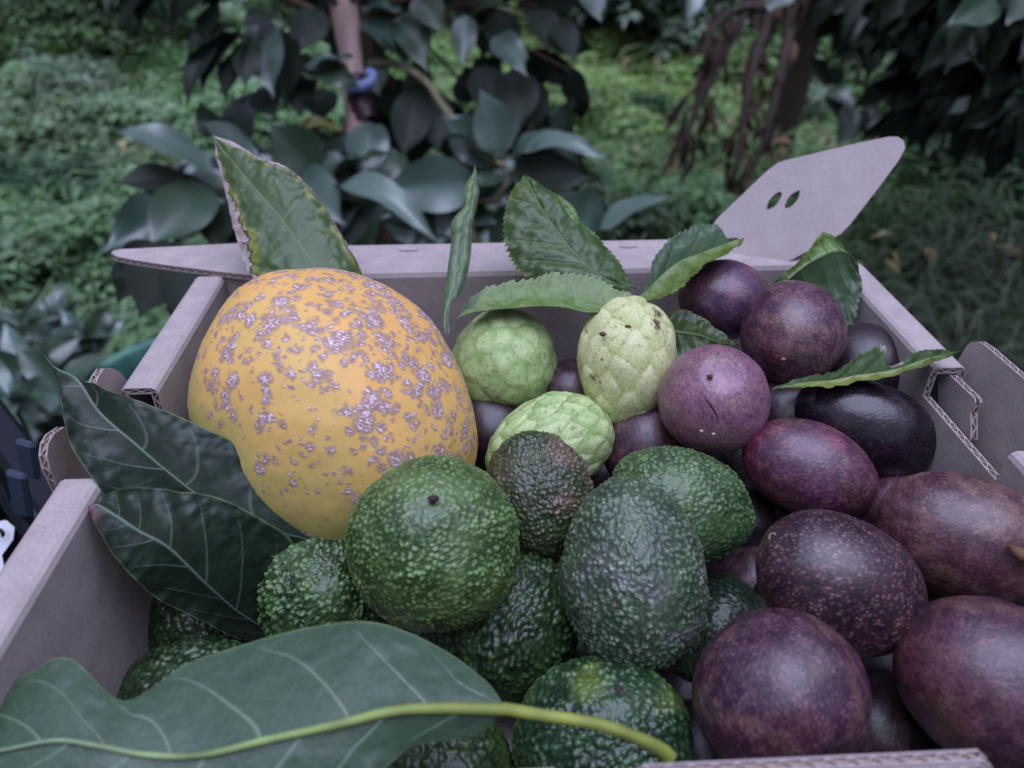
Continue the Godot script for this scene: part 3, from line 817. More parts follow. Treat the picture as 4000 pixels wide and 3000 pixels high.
func make_crates() -> void:
	var m: Material = mats.crate_plastic
	var o := thing("plastic_crate", "dark blue slatted plastic crate left of the cardboard box, on top of its stack", "crate", Vector3(-0.49, 0.37, -0.38), "dark plastic crates under and beside the box")
	var w := Vector3(0.5, 0.36, 0.34)
	for sx in [-1.0, 1.0]:
		for sz in [-1.0, 1.0]:
			var st := flat_tool()
			box_into(st, Transform3D(Basis(), Vector3(sx * (w.x * 0.5 - 0.02), w.y * 0.5, sz * (w.z * 0.5 - 0.02))), Vector3(0.04, w.y - 0.002, 0.04), 0.004)
			part("corner_post", done(st), m, o)
	for k in 4:
		var long := k < 2
		var sg := -1.0 if k % 2 == 0 else 1.0
		var b := Basis() if long else Basis(Vector3.UP, PI / 2)
		var run := (w.x if long else w.z) - 0.082
		var off: float = sg * ((w.z if long else w.x) * 0.5 - 0.012)
		for y in [0.02, 0.19, 0.345]:
			var st := flat_tool()
			box_into(st, Transform3D(b, b * Vector3(0, y, off)), Vector3(run, 0.028, 0.022), 0.003)
			part("rail", done(st), m, o)
		for i in int(run / 0.036):
			var st := flat_tool()
			box_into(st, Transform3D(b, b * Vector3(-run * 0.5 + 0.018 + i * 0.036, 0.18, off)), Vector3(0.012, 0.3, 0.010), 0.002)
			part("slat", done(st), m, o)
	var st := flat_tool()
	box_into(st, Transform3D(Basis(), Vector3(0, 0.004, 0)), Vector3(w.x - 0.09, 0.006, w.z - 0.09), 0.001)
	part("floor_panel", done(st), m, o)
	for s in [["lower dark blue plastic crate in the stack left of the box", Vector3(-0.49, 0.005, -0.38), -48.0], ["dark blue plastic crate directly under the cardboard box", Vector3(0.034, 0.357, -0.27), 0.0], ["lowest dark blue plastic crate under the cardboard box", Vector3(0.034, -0.008, -0.27), 0.0]]:
		var c: Node3D = o.duplicate()
		c.name = numbered("plastic_crate", self)
		add_child(c, true)
		c.position = s[1]
		c.rotation_degrees.y = s[2]
		c.set_meta("label", s[0])
	o.rotation_degrees.y = -48.0
	for q in [[V(-0.2690, -0.0898, -0.3664), 0.030], [V(-0.2594, -0.0897, -0.3359), 0.034]]:
		var st2 := flat_tool()
		box_into(st2, Transform3D(Basis(Vector3.UP, 0.6) * Basis(Vector3.FORWARD, 0.25), Vector3.ZERO), Vector3(0.012, q[1], 0.005), 0.002)
		var clip := part("clip", done(st2), tinted("clip", Color(0.045, 0.06, 0.09)), o)
		clip.position = o.transform.affine_inverse() * (q[0] as Vector3)
	# the price tag on the crate's front, only its corner in view
	var tg := thing("paper_tag", "white paper tag with a black stroke lying on the crate at the left edge", "tag", V(-0.3170, -0.1667, -0.3713))
	var q := [V(-0.3364, -0.1542, -0.3806), V(-0.3129, -0.1509, -0.3817), V(-0.3073, -0.1549, -0.3788), V(-0.3072, -0.1617, -0.3742), V(-0.3129, -0.1704, -0.3686), V(-0.3086, -0.1716, -0.3556), V(-0.3305, -0.1728, -0.3558)]
	var pl := []
	for p in q:
		pl.append((p as Vector3) - tg.position)
	board("sheet", pl, 0.0006, tg, false, mats.tag_white)
	part("ink_stroke", tube([V(-0.3158, -0.1521, -0.3750) - tg.position, V(-0.3117, -0.1533, -0.3740) - tg.position, V(-0.3103, -0.1553, -0.3726) - tg.position, V(-0.3112, -0.1568, -0.3717) - tg.position], [0.0008, 0.0014, 0.0014, 0.0006], Color.BLACK, 6, 4), mats.tag_ink, tg)

	# the bucket
	var bp: Vector3 = V(-0.5090, -0.5109, -1.1131)
	var ground := land(bp.x, bp.z)
	var bk := thing("bucket", "green plastic bucket on the ground behind the left wall of the box", "bucket", Vector3(bp.x, ground, bp.z))
	var h := bp.y - ground
	var nz := smooth_noise(9.0, 3, 3)
	var prof := [Vector2(0.001, 0.012), Vector2(0.115, 0.012), Vector2(0.118, 0.02), Vector2(0.140, h - 0.012), Vector2(0.142, h - 0.001), Vector2(0.158, h), Vector2(0.162, h - 0.006), Vector2(0.160, h - 0.03), Vector2(0.152, h - 0.03), Vector2(0.122, 0.0), Vector2(0.001, 0.0)]
	var place := func(u: float, v: float) -> Vector3:
		var k := u * (prof.size() - 1)
		var i := mini(int(k), prof.size() - 2)
		var p: Vector2 = prof[i].lerp(prof[i + 1], k - i)
		var a := v * TAU
		var w3 := Vector3(cos(a) * p.x, p.y, sin(a) * p.x)
		tint = Color(0.012, 0.10, 0.065).lerp(Color(0.13, 0.30, 0.22), clampf(nz.get_noise_3dv(w3) * 1.2 + (0.75 if p.y > h - 0.012 and p.x > 0.14 else -0.05), 0, 0.95))
		return w3
	part("shell", grid_mesh(60, 72, place), mats.bucket_plastic, bk)
	var arc := []
	for k in 13:
		var a := PI * k / 12.0
		arc.append(Vector3(cos(a) * 0.163, h - 0.02 - sin(a) * 0.10, sin(a) * 0.14))
	part("handle", tube(arc, [0.0025, 0.0025, 0.0025, 0.0025, 0.0025, 0.0025, 0.0025, 0.0025, 0.0025, 0.0025, 0.0025, 0.0025, 0.0025], Color(0.3, 0.3, 0.3), 6, 2), mats.bucket_plastic, bk)


# ---------------------------------------------------------------- the cardboard box

# A sheet of corrugated board: outline points in space (nearly flat), two liners and a fluted core that shows at the cut edges.
func board(called: String, pts: Array, thick: float, parent: Node3D, fluted := true, m: Material = null, plain_edges := []) -> MeshInstance3D:
	var o: Vector3 = pts[0]
	var ux := ((pts[1] as Vector3) - o).normalized()
	var nrm := Vector3.ZERO
	for i in pts.size():
		nrm += ((pts[i] as Vector3) - o).cross((pts[(i + 1) % pts.size()] as Vector3) - o)
	nrm = nrm.normalized()
	ux = (ux - nrm * ux.dot(nrm)).normalized()
	var uy := nrm.cross(ux)
	var poly := PackedVector2Array()
	for p in pts:
		poly.append(Vector2((p - o).dot(ux), (p - o).dot(uy)))
	var at := func(q: Vector2, z: float) -> Vector3: return o + ux * q.x + uy * q.y + nrm * z
	var tri := Geometry2D.triangulate_polygon(poly)
	var st := flat_tool()
	var liner := 0.0006 if fluted else thick * 0.5
	var h := thick * 0.5
	for side in ([[h, h - liner], [-h + liner, -h]] if fluted else [[h, -h]]):
		for k in range(0, tri.size(), 3):
			for i in 3:
				st.add_vertex(at.call(poly[tri[k + 2 - i]], side[0]))
			for i in 3:
				st.add_vertex(at.call(poly[tri[k + i]], side[1]))
		for i in poly.size():
			var j := (i + 1) % poly.size()
			quad(st, at.call(poly[i], side[0]), at.call(poly[j], side[0]), at.call(poly[j], side[1]), at.call(poly[i], side[1]))
	var body := part(called, done(st), m if m else mats.cardboard, parent)
	if fluted:
		st = flat_tool()
		var hc := h - liner
		var inset := Geometry2D.offset_polygon(poly, -0.0014)
		if inset.size() > 0:
			var ip: PackedVector2Array = inset[0]
			for i in ip.size():
				var j := (i + 1) % ip.size()
				quad(st, at.call(ip[i], hc), at.call(ip[j], hc), at.call(ip[j], -hc), at.call(ip[i], -hc))
		for i in poly.size():
			if i in plain_edges:
				continue
			var a := poly[i]
			var b := poly[(i + 1) % poly.size()]
			var l := a.distance_to(b)
			var dir := (b - a) / l
			var inn := Vector2(-dir.y, dir.x) * 0.0016
			var steps := int(l / 0.0009)
			for k in steps:
				var s0 := k * l / steps
				var s1 := (k + 1) * l / steps
				var z0 := sin(s0 / 0.0062 * TAU) * (hc - 0.0002)
				var z1 := sin(s1 / 0.0062 * TAU) * (hc - 0.0002)
				var p0 := a + dir * s0
				var p1 := a + dir * s1
				for e in [0.00028, -0.00028]:
					quad(st, at.call(p0, z0 + e), at.call(p1, z1 + e), at.call(p1 + inn, z1 + e), at.call(p0 + inn, z0 + e))
				quad(st, at.call(p0, z0 + 0.00028), at.call(p1, z1 + 0.00028), at.call(p1, z1 - 0.00028), at.call(p0, z0 - 0.00028))
		part("flute", done(st), mats.cardboard_core, body)
	return body


# A board bent over an edge: the profile (in the plane of a and b, its first line the inner face) drawn along a straight run.
func bent(called: String, profile: Array, thick: float, origin: Vector3, a: Vector3, b: Vector3, run: Vector3, parent: Node3D) -> MeshInstance3D:
	var n := profile.size()
	var nor := []
	for i in n:
		var d: Vector2 = ((profile[mini(i + 1, n - 1)] as Vector2) - (profile[maxi(i - 1, 0)] as Vector2)).normalized()
		nor.append(Vector2(-d.y, d.x))
	var at := func(i: int, off: float, t: float) -> Vector3:
		var q: Vector2 = profile[i] + nor[i] * off
		return origin + a * q.x + b * q.y + run * t
	var st := flat_tool()
	var liner := 0.0006 * signf(thick)
	for lay in [[0.0, liner], [thick - liner, thick]]:
		for i in n - 1:
			quad(st, at.call(i, lay[0], 0.0), at.call(i + 1, lay[0], 0.0), at.call(i + 1, lay[0], 1.0), at.call(i, lay[0], 1.0))
			quad(st, at.call(i, lay[1], 1.0), at.call(i + 1, lay[1], 1.0), at.call(i + 1, lay[1], 0.0), at.call(i, lay[1], 0.0))
			for t in [0.0, 1.0]:
				quad(st, at.call(i, lay[0], t), at.call(i, lay[1], t), at.call(i + 1, lay[1], t), at.call(i + 1, lay[0], t))
		for i in [0, n - 1]:
			quad(st, at.call(i, lay[0], 0.0), at.call(i, lay[0], 1.0), at.call(i, lay[1], 1.0), at.call(i, lay[1], 0.0))
	var body := part(called, done(st), mats.cardboard, parent)
	st = flat_tool()
	var inset := 0.002 / run.length()
	var along := 0.0
	var mid := thick * 0.5
	for i in n - 1:
		for t in [inset, 1.0 - inset]:
			quad(st, at.call(i, liner, t), at.call(i, thick - liner, t), at.call(i + 1, thick - liner, t), at.call(i + 1, liner, t))
		var l: float = (profile[i] as Vector2).distance_to(profile[i + 1])
		var steps := maxi(1, int(l / 0.0009))
		for k in steps:
			for t in [0.0002, 1.0 - 0.0002]:
				var q := []
				for e in [0, 1]:
					var f := float(k + e) / steps
					var p: Vector2 = (profile[i] as Vector2).lerp(profile[i + 1], f)
					var nn: Vector2 = (nor[i] as Vector2).lerp(nor[i + 1], f)
					var w := mid + sin((along + l * f) / 0.0062 * TAU) * (absf(mid - liner) - 0.0003)
					for s in [-0.0003, 0.0003]:
						var z: Vector2 = p + nn * (w + s)
						q.append(origin + a * z.x + b * z.y + run * t)
				quad(st, q[0], q[1], q[3], q[2])
				var deep: Vector3 = run * (inset if t < 0.5 else -inset)
				quad(st, q[0], q[0] + deep, q[2] + deep, q[2])
				quad(st, q[1], q[1] + deep, q[3] + deep, q[3])
		along += l
	part("flute", done(st), mats.cardboard_core, body)
	return body


func make_box() -> void:
	var base := V(0.034, -0.133, -0.27)
	var o := thing("cardboard_box", "open corrugated cardboard fruit box with folded flaps, full of fruit and leaves", "box", base)
	var at := func(x: float, y: float, z: float) -> Vector3: return V(x, y, z) - base
	var xl := -0.151
	var xr := 0.217
	var zb := -0.4225
	var zf := -0.1137
	var th := 0.0035
	board("floor_panel", [at.call(xl - 0.015, -0.1312, zf), at.call(xr + 0.015, -0.1312, zf), at.call(xr + 0.015, -0.1312, zb - 0.03), at.call(xl - 0.015, -0.1312, zb - 0.03)], th, o, false)
	# side walls: board folded over into a hollow wall; the middle of each is cut lower for a hand hold
	for s in [-1.0, 1.0]:
		var x := xl if s < 0 else xr
		var wide := 0.0175
		var full := []
		for q in [[0.0, -0.129], [0.0, -0.003], [0.001, -0.001], [0.003, 0.0], [wide - 0.003, 0.0], [wide - 0.001, -0.001], [wide, -0.003], [wide + 0.002, -0.129]]:
			full.append(Vector2(q[0], q[1]))
		# thickness grows towards the inside of the hollow
		for seg in [[zb + 0.001, -0.3035], [-0.2395, zf + 0.001]]:
			bent("left_wall" if s < 0 else "right_wall", full if s > 0 else full, -th if s > 0 else -th, at.call(x, 0.0, seg[0]), Vector3(s, 0, 0), Vector3(0, 1, 0), Vector3(0, 0, seg[1] - seg[0]), o)
		var low := -0.016 if s > 0 else -0.03
		var xi: float = x + s * th * 0.5
		board("inner_panel", [at.call(xi, -0.129, -0.2400), at.call(xi, low, -0.2400), at.call(xi, low, -0.3030), at.call(xi, -0.129, -0.3030)], th, o, true, null, [0, 2, 3])
		var xo: float = x + s * (wide - th * 0.5)
		board("outer_panel", [at.call(xo, -0.129, -0.2400), at.call(xo, low - 0.014, -0.2400), at.call(xo, low - 0.014, -0.3030), at.call(xo, -0.129, -0.3030)], th, o, true, null, [0, 2, 3])
	# back wall and the deep folded top along it
	var prof := []
	for q in [[0.0, -0.129], [0.0, -0.004], [0.0012, -0.0012], [0.004, 0.0], [0.0405, 0.0]]:
		prof.append(Vector2(q[0], q[1]))
	bent("back_wall", prof, -th, at.call(xl - 0.0005, 0.0, zb), Vector3(0, 0, -1), Vector3(0, 1, 0), Vector3(xr - xl + 0.001, 0, 0), o)
	board("outer_back_panel", [at.call(xl - 0.017, -0.13, zb - 0.034), at.call(xr + 0.017, -0.13, zb - 0.034), at.call(xr + 0.017, -0.0045, zb - 0.034), at.call(xl - 0.017, -0.0045, zb - 0.034)], th, o)
	# left ear of the lid, lying flat past the wall
	var ear := []
	for q in [V(-0.1329, 0.0015, -0.4155), V(-0.1545, 0.0015, -0.4215), V(-0.1875, 0.0015, -0.4319), V(-0.2095, 0.0015, -0.4401), V(-0.2211, 0.0015, -0.4453), V(-0.2263, 0.0015, -0.4503), V(-0.2271, 0.0015, -0.4545), V(-0.2232, 0.0015, -0.4564), V(-0.1849, 0.0015, -0.4596), V(-0.1471, 0.0015, -0.4629)]:
		ear.append((q as Vector3) - base)
	board("left_ear", ear, th, o, true, null, [9])
	# small slits in the folded top
	for q in [[V(-0.0509, 0.0006, -0.4526), V(-0.0376, 0.0006, -0.4527)], [V(0.0886, 0.0006, -0.4519), V(0.1010, 0.0006, -0.4514)]]:
		var sl: Array = []
		var a: Vector3 = q[0] - base
		var b: Vector3 = q[1] - base
		sl = [a, a.lerp(b, 0.5) + Vector3(0, 0, 0.0012), b, a.lerp(b, 0.5) + Vector3(0, 0, -0.0012)]
		board("slit", sl, 0.0004, o, false, mats.cardboard_core)
	# right ear, bent up, with its two slots cut through
	var e0 := []
	for q in [V(0.1492, -0.0008, -0.4451), V(0.1862, 0.0008, -0.4240), V(0.2193, 0.0152, -0.4298), V(0.2248, 0.0205, -0.4318), V(0.2427, 0.0419, -0.4417), V(0.2531, 0.0552, -0.4477), V(0.2569, 0.0610, -0.4514), V(0.2562, 0.0647, -0.4539), V(0.2535, 0.0665, -0.4565), V(0.2485, 0.0664, -0.4579), V(0.2337, 0.0625, -0.4607), V(0.1932, 0.0494, -0.4682), V(0.1878, 0.0476, -0.4685), V(0.1823, 0.0439, -0.4675), V(0.1515, 0.0152, -0.4582), V(0.1479, 0.0108, -0.4554)]:
		e0.append((q as Vector3) - base)
	slotted_ear(e0, [V(0.1837, 0.0292, -0.4528) - base, V(0.1942, 0.0308, -0.4504) - base], [V(0.1806, 0.0252, -0.4515) - base, V(0.1863, 0.0327, -0.4538) - base], th, o)
	# flaps turned out of the hand holds
	var set_of := [
		["right_outer_flap", [V(0.2395, -0.04, -0.236), V(0.2395, -0.04, -0.3005), V(0.2395, -0.022, -0.3010), V(0.2425, -0.0076, -0.3191), V(0.2428, 0.0027, -0.3178), V(0.2428, 0.0065, -0.3159), V(0.2428, 0.0094, -0.3114), V(0.2428, 0.0104, -0.3045), V(0.2425, 0.0121, -0.2412), V(0.2398, -0.035, -0.150)], []],
		["right_tab", [V(0.2290, -0.0066, -0.3146), V(0.2290, -0.0049, -0.3102), V(0.2290, -0.0036, -0.2826), V(0.2290, -0.0050, -0.2810), V(0.2290, -0.0107, -0.2815), V(0.2290, -0.0218, -0.2747), V(0.2290, -0.0236, -0.3033)], []],
		["right_tab", [V(0.2430, -0.0156, -0.2892), V(0.2430, -0.0125, -0.2861), V(0.2430, -0.0158, -0.2525), V(0.2430, -0.0312, -0.2430), V(0.2430, -0.0318, -0.2692), V(0.2430, -0.0250, -0.2899)], []],
		["left_tab", [V(-0.1745, -0.0195, -0.3163), V(-0.1745, -0.0151, -0.3240), V(-0.1745, -0.0053, -0.3203), V(-0.1745, 0.0011, -0.3169), V(-0.1745, 0.0063, -0.3117), V(-0.1745, 0.0100, -0.3052), V(-0.1745, 0.0099, -0.2994), V(-0.1745, 0.0090, -0.2956), V(-0.1745, -0.0036, -0.2940)], []],
		["left_outer_flap", [V(-0.1790, -0.0264, -0.2514), V(-0.1790, -0.0425, -0.2749), V(-0.1790, -0.0277, -0.2838), V(-0.1790, -0.0121, -0.2810), V(-0.1790, -0.0017, -0.2771), V(-0.1790, 0.0035, -0.2699), V(-0.1790, 0.0061, -0.2614), V(-0.1790, 0.0055, -0.2560), V(-0.1790, 0.0020, -0.2522), V(-0.1790, -0.0040, -0.2507), V(-0.1790, -0.0137, -0.2511)], []]]
	for f in set_of:
		var pp := []
		for q in f[1]:
			pp.append((q as Vector3) - base)
		board(f[0], pp, th, o)
	# front wall: two boards, the rim cut by a finger notch and dropping at the right end
	for k in 2:
		var z := zf + 0.0018 + k * 0.0037
		var dx := 0.0012 * k
		var dy := -0.0008 * k
		var pf := []
		for q in [[xl, -0.129], [xr, -0.129], [xr, -0.030], [0.150, -0.030], [0.143, -0.024], [0.1365 - dx, -0.004], [0.1325 - dx, dy], [0.0405 + dx, dy], [0.0375 + dx, -0.004], [0.035 + dx, -0.028], [0.0225 - dx, -0.028], [0.0195 - dx, -0.004], [0.0165 - dx, dy], [xl, dy]]:
			pf.append(at.call(q[0], q[1], z))
		board("front_wall", pf, th, o)


func slotted_ear(pts: Array, centres: Array, along: Array, th: float, parent: Node3D) -> void:
	var o: Vector3 = pts[0]
	var nrm := Vector3.ZERO
	for i in pts.size():
		nrm += ((pts[i] as Vector3) - o).cross((pts[(i + 1) % pts.size()] as Vector3) - o)
	nrm = nrm.normalized()
	var flat := func(p: Vector3) -> Vector3: return p - nrm * (p - o).dot(nrm)
	var ux: Vector3 = ((flat.call(pts[1]) as Vector3) - o).normalized()
	var uy := nrm.cross(ux)
	var to2 := func(p: Vector3) -> Vector2: return Vector2((p - o).dot(ux), (p - o).dot(uy))
	var poly := PackedVector2Array()
	for p in pts:
		poly.append(to2.call(p))
	var dir: Vector2 = ((to2.call(along[1]) as Vector2) - (to2.call(along[0]) as Vector2)).normalized()
	var c0: Vector2 = to2.call(centres[0])
	var c1: Vector2 = to2.call(centres[1])
	var cut := (c1 - c0).normalized()
	var up := Vector2(-cut.y, cut.x)
	for s in [-1.0, 1.0]:
		var half := PackedVector2Array([c0 - cut, c0 + cut, c0 + cut + up * s, c0 - cut + up * s])
		var got := Geometry2D.intersect_polygons(poly, half)
		var piece: PackedVector2Array = got[0]
		for c in [c0, c1]:
			var oval := PackedVector2Array()
			for k in 20:
				var a := TAU * k / 20.0
				oval.append(c + dir * cos(a) * 0.0068 + Vector2(-dir.y, dir.x) * sin(a) * 0.0026)
			var rest := Geometry2D.clip_polygons(piece, oval)
			for q in rest:
				if q.size() > 8 or rest.size() == 1:
					piece = q
		var back := []
		for q in piece:
			back.append(o + ux * q.x + uy * q.y)
		if Geometry2D.is_polygon_clockwise(piece):
			back.reverse()
		board("right_ear", back, th, parent)


# ---------------------------------------------------------------- fruit

func lay_down(o: Node3D, at: Vector3, axis: Vector3, spin := 0.0) -> void:
	var y := axis.normalized()
	var x := y.cross(Vector3(0.3, 0.5, 0.8)).normalized()
	o.transform = Transform3D(Basis(x, y, x.cross(y)) * Basis(Vector3.UP, spin), at)


# Avocado: pear-shaped, pebbled. a = half its length, b = half its width, in metres.
func avocado_mesh(a: float, b: float, n: int, sd: int, look: Dictionary) -> ArrayMesh:
	var size: float = float(look.get("pebble", 3.6)) * 0.78
	var peb := cells(1000.0 / size, sd)
	var peb2 := cells(1000.0 / (size * 0.55), sd + 9)
	var low := smooth_noise(26.0, sd + 1, 2)
	var mid := smooth_noise(95.0, sd + 2, 2)
	var fine := smooth_noise(420.0, sd + 3, 2)
	var dark: Color = look.dark * 0.7
	var lite: Color = look.lite
	var other: Color = look.get("other", lite)
	var share: float = look.get("share", 0.0)
	var relief: float = look.get("relief", 0.0007)
	var taper: float = look.get("taper", 0.12)
	var dust: float = look.get("dust", 0.0)
	var place := func(d: Vector3) -> Vector3:
		var k := 1.0 - taper * d.y - taper * 0.5 * d.y * d.y
		var p := Vector3(d.x * b * k, d.y * a, d.z * b * k)
		p *= 1.0 + 0.05 * low.get_noise_3dv(p)
		var w := p + Vector3(fine.get_noise_3dv(p), fine.get_noise_3d(p.y, p.z, p.x), fine.get_noise_3d(p.z, p.x, p.y)) * 0.0005
		var c := peb.get_noise_3dv(w) + 1.0
		var c2 := peb2.get_noise_3dv(w) + 1.0
		var m := mid.get_noise_3dv(p)
		var dome := smoothstep(0.66, 0.16, c) * (0.8 + 0.5 * m) + 0.25 * smoothstep(0.6, 0.15, c2)
		var calm := smoothstep(-0.1, 0.4, low.get_noise_3dv(p * 1.4 + Vector3.ONE * 0.3))
		dome = lerpf(dome, 0.30 + 0.35 * dome, calm * 0.7)
		var far := smoothstep(0.97, 0.995, absf(d.y))
		var t := dark.lerp(lite, clampf(dome * 0.85 + 0.22 * low.get_noise_3dv(p * 1.7), 0, 1))
		var patch := smoothstep(-0.25, 0.35, low.get_noise_3dv(p + Vector3.ONE) + (share * 2.0 - 1.0) * 0.6)
		if share > 0.0:
			t = t.lerp(other * (0.55 + 0.6 * dome), patch)
		if dust > 0.0 and fine.get_noise_3dv(p * 1.6) > 0.42 - 0.3 * m and c < 0.3:
			t = t.lerp(Color(0.45, 0.5, 0.45), dust)
		tint = t
		return p + d * relief * 1.5 * (dome - 0.5 + 0.4 * m) * (1.0 - far)
	return blob(n, place)


func passion_mesh(a: float, b: float, n: int, sd: int, look: Dictionary) -> ArrayMesh:
	var low := smooth_noise(24.0, sd, 2)
	var mid := smooth_noise(120.0, sd + 1, 3)
	var dots := cells(1000.0 / float(look.get("dot", 1.9)), sd + 2)
	var hue := cells(1000.0 / float(look.get("dot", 1.9)), sd + 2, FastNoiseLite.RETURN_CELL_VALUE)
	var fine := smooth_noise(700.0, sd + 3, 2)
	var base: Color = look.base
	var red: Color = look.get("red", base)
	var pale: Color = look.pale
	var brown: Color = look.get("brown", base)
	var speck: float = look.get("speck", 0.5)
	var dust := base.lerp(Color(0.20, 0.135, 0.135), 0.55)
	if base.g < 0.011:
		dust = base * 2.0
	var place := func(d: Vector3) -> Vector3:
		var sq := 1.0 + 0.02 * sin(atan2(d.x, d.z) * 3.0 + sd) * (1.0 - d.y * d.y)
		var p := Vector3(d.x * b * sq, d.y * a, d.z * b * sq)
		var l := low.get_noise_3dv(p)
		var m := mid.get_noise_3dv(p)
		p *= 1.0 + 0.034 * l
		var t := base.lerp(red, smoothstep(-0.1, 0.5, l + 0.3 * m))
		t = t.lerp(brown, smoothstep(0.0, 0.55, -low.get_noise_3dv(p * 1.3 + Vector3.ONE * 0.4) + 0.35 * m) * 0.8)
		var c := dots.get_noise_3dv(p) + 1.0
		var on := smoothstep(0.42 + 0.16 * hue.get_noise_3dv(p), 0.14, c)
		t = t.lerp(pale, clampf(on * speck * (0.7 + 0.9 * m), 0, 1))
		t = t.lerp(dust, clampf(0.10 + 0.55 * m + 0.4 * fine.get_noise_3dv(p), 0.0, 0.5) * 0.7)
		t = t * (1.0 + 0.8 * fine.get_noise_3dv(p) + 0.4 * m)
		tint = t
		var pole := smoothstep(0.90, 1.0, d.y)
		return p + d * (0.00010 * m + 0.00006 * fine.get_noise_3dv(p) - 0.0010 * pole + 0.00008 * on)
	return blob(n, place)


# Cherimoya: a soft cone covered with overlapping rounded plates.
func cherimoya_mesh(a: float, b: float, n: int, sd: int, look: Dictionary) -> ArrayMesh:
	var r := RandomNumberGenerator.new()
	r.seed = sd
	var seeds: Array[Vector3] = []
	var count: int = look.count
	for k in count:
		var y := 1.0 - 2.0 * (k + 0.5) / count
		var q := sqrt(1 - y * y)
		var ang := k * 2.399963
		seeds.append((Vector3(cos(ang) * q, y, sin(ang) * q) + Vector3(r.randfn(), r.randfn(), r.randfn()) * 0.055).normalized())
	var low := smooth_noise(30.0, sd, 2)
	var mid := smooth_noise(110.0, sd + 1, 3)
	var fine := smooth_noise(500.0, sd + 2, 2)
	var blotch := cells(70.0, sd + 3)
	var blotch_on := cells(70.0, sd + 3, FastNoiseLite.RETURN_CELL_VALUE)
	blotch.domain_warp_enabled = true
	blotch.domain_warp_amplitude = 0.006
	blotch.domain_warp_frequency = 130.0
	blotch_on.domain_warp_enabled = true
	blotch_on.domain_warp_amplitude = 0.006
	blotch_on.domain_warp_frequency = 130.0
	var green: Color = look.green
	var pale: Color = look.pale
	var line: Color = look.line
	var relief: float = look.relief
	var lip: float = look.lip
	var stretch: float = look.get("stretch", 1.0)
	var gap := 2.0 / sqrt(float(count)) * 1.75
	var place := func(d: Vector3) -> Vector3:
		var k: float = 1.0 - float(look.taper) * d.y
		var p := Vector3(d.x * b * k, d.y * a, d.z * b * k)
		p *= 1.0 + 0.05 * low.get_noise_3dv(p)
		var w := (d + Vector3(mid.get_noise_3dv(p), low.get_noise_3dv(p * 2.0), mid.get_noise_3d(p.z, p.x, p.y)) * 0.05).normalized()
		var d0 := 9.0
		var d1 := 9.0
		var at := 0
		for i in count:
			var q := w - seeds[i]
			q.y *= stretch
			var e := q.length_squared()
			if e < d0:
				d1 = d0
				d0 = e
				at = i
			elif e < d1:
				d1 = e
		var s0 := sqrt(d0)
		var edge := (sqrt(d1) - s0) / gap
		var down := (w - seeds[at]).dot((Vector3.DOWN - seeds[at] * -seeds[at].y).normalized()) / gap
		var m := mid.get_noise_3dv(p)
		var f := fine.get_noise_3dv(p)
		var rim := smoothstep(0.07, 0.0, edge)
		var plate := smoothstep(0.0, 0.5, edge)
		var t := green.lerp(pale, clampf(0.45 + 0.5 * plate * 0.6 + down * 0.7 + 0.5 * m + 0.2 * f, 0, 1))
		t = t.lerp(line, rim * float(look.get("line_share", 0.6)) * clampf(0.6 + m, 0.2, 1))
		var bl := blotch.get_noise_3dv(p) + 1.0
		var on := blotch_on.get_noise_3dv(p)
		if on > float(look.get("blotch", 2.0)):
			t = t.lerp(Color(0.12, 0.07, 0.04), smoothstep(0.30, 0.12, bl + 0.15 * f))
		if fine.get_noise_3dv(p * 0.55) > 0.5:
			t = t.lerp(Color(0.16, 0.14, 0.07), 0.6)
		tint = t * (1.0 + 0.15 * f)
		return p + d * (relief * (plate - 0.5) + lip * down * plate - relief * 0.5 * rim + 0.00015 * m)
	return blob(n, place)


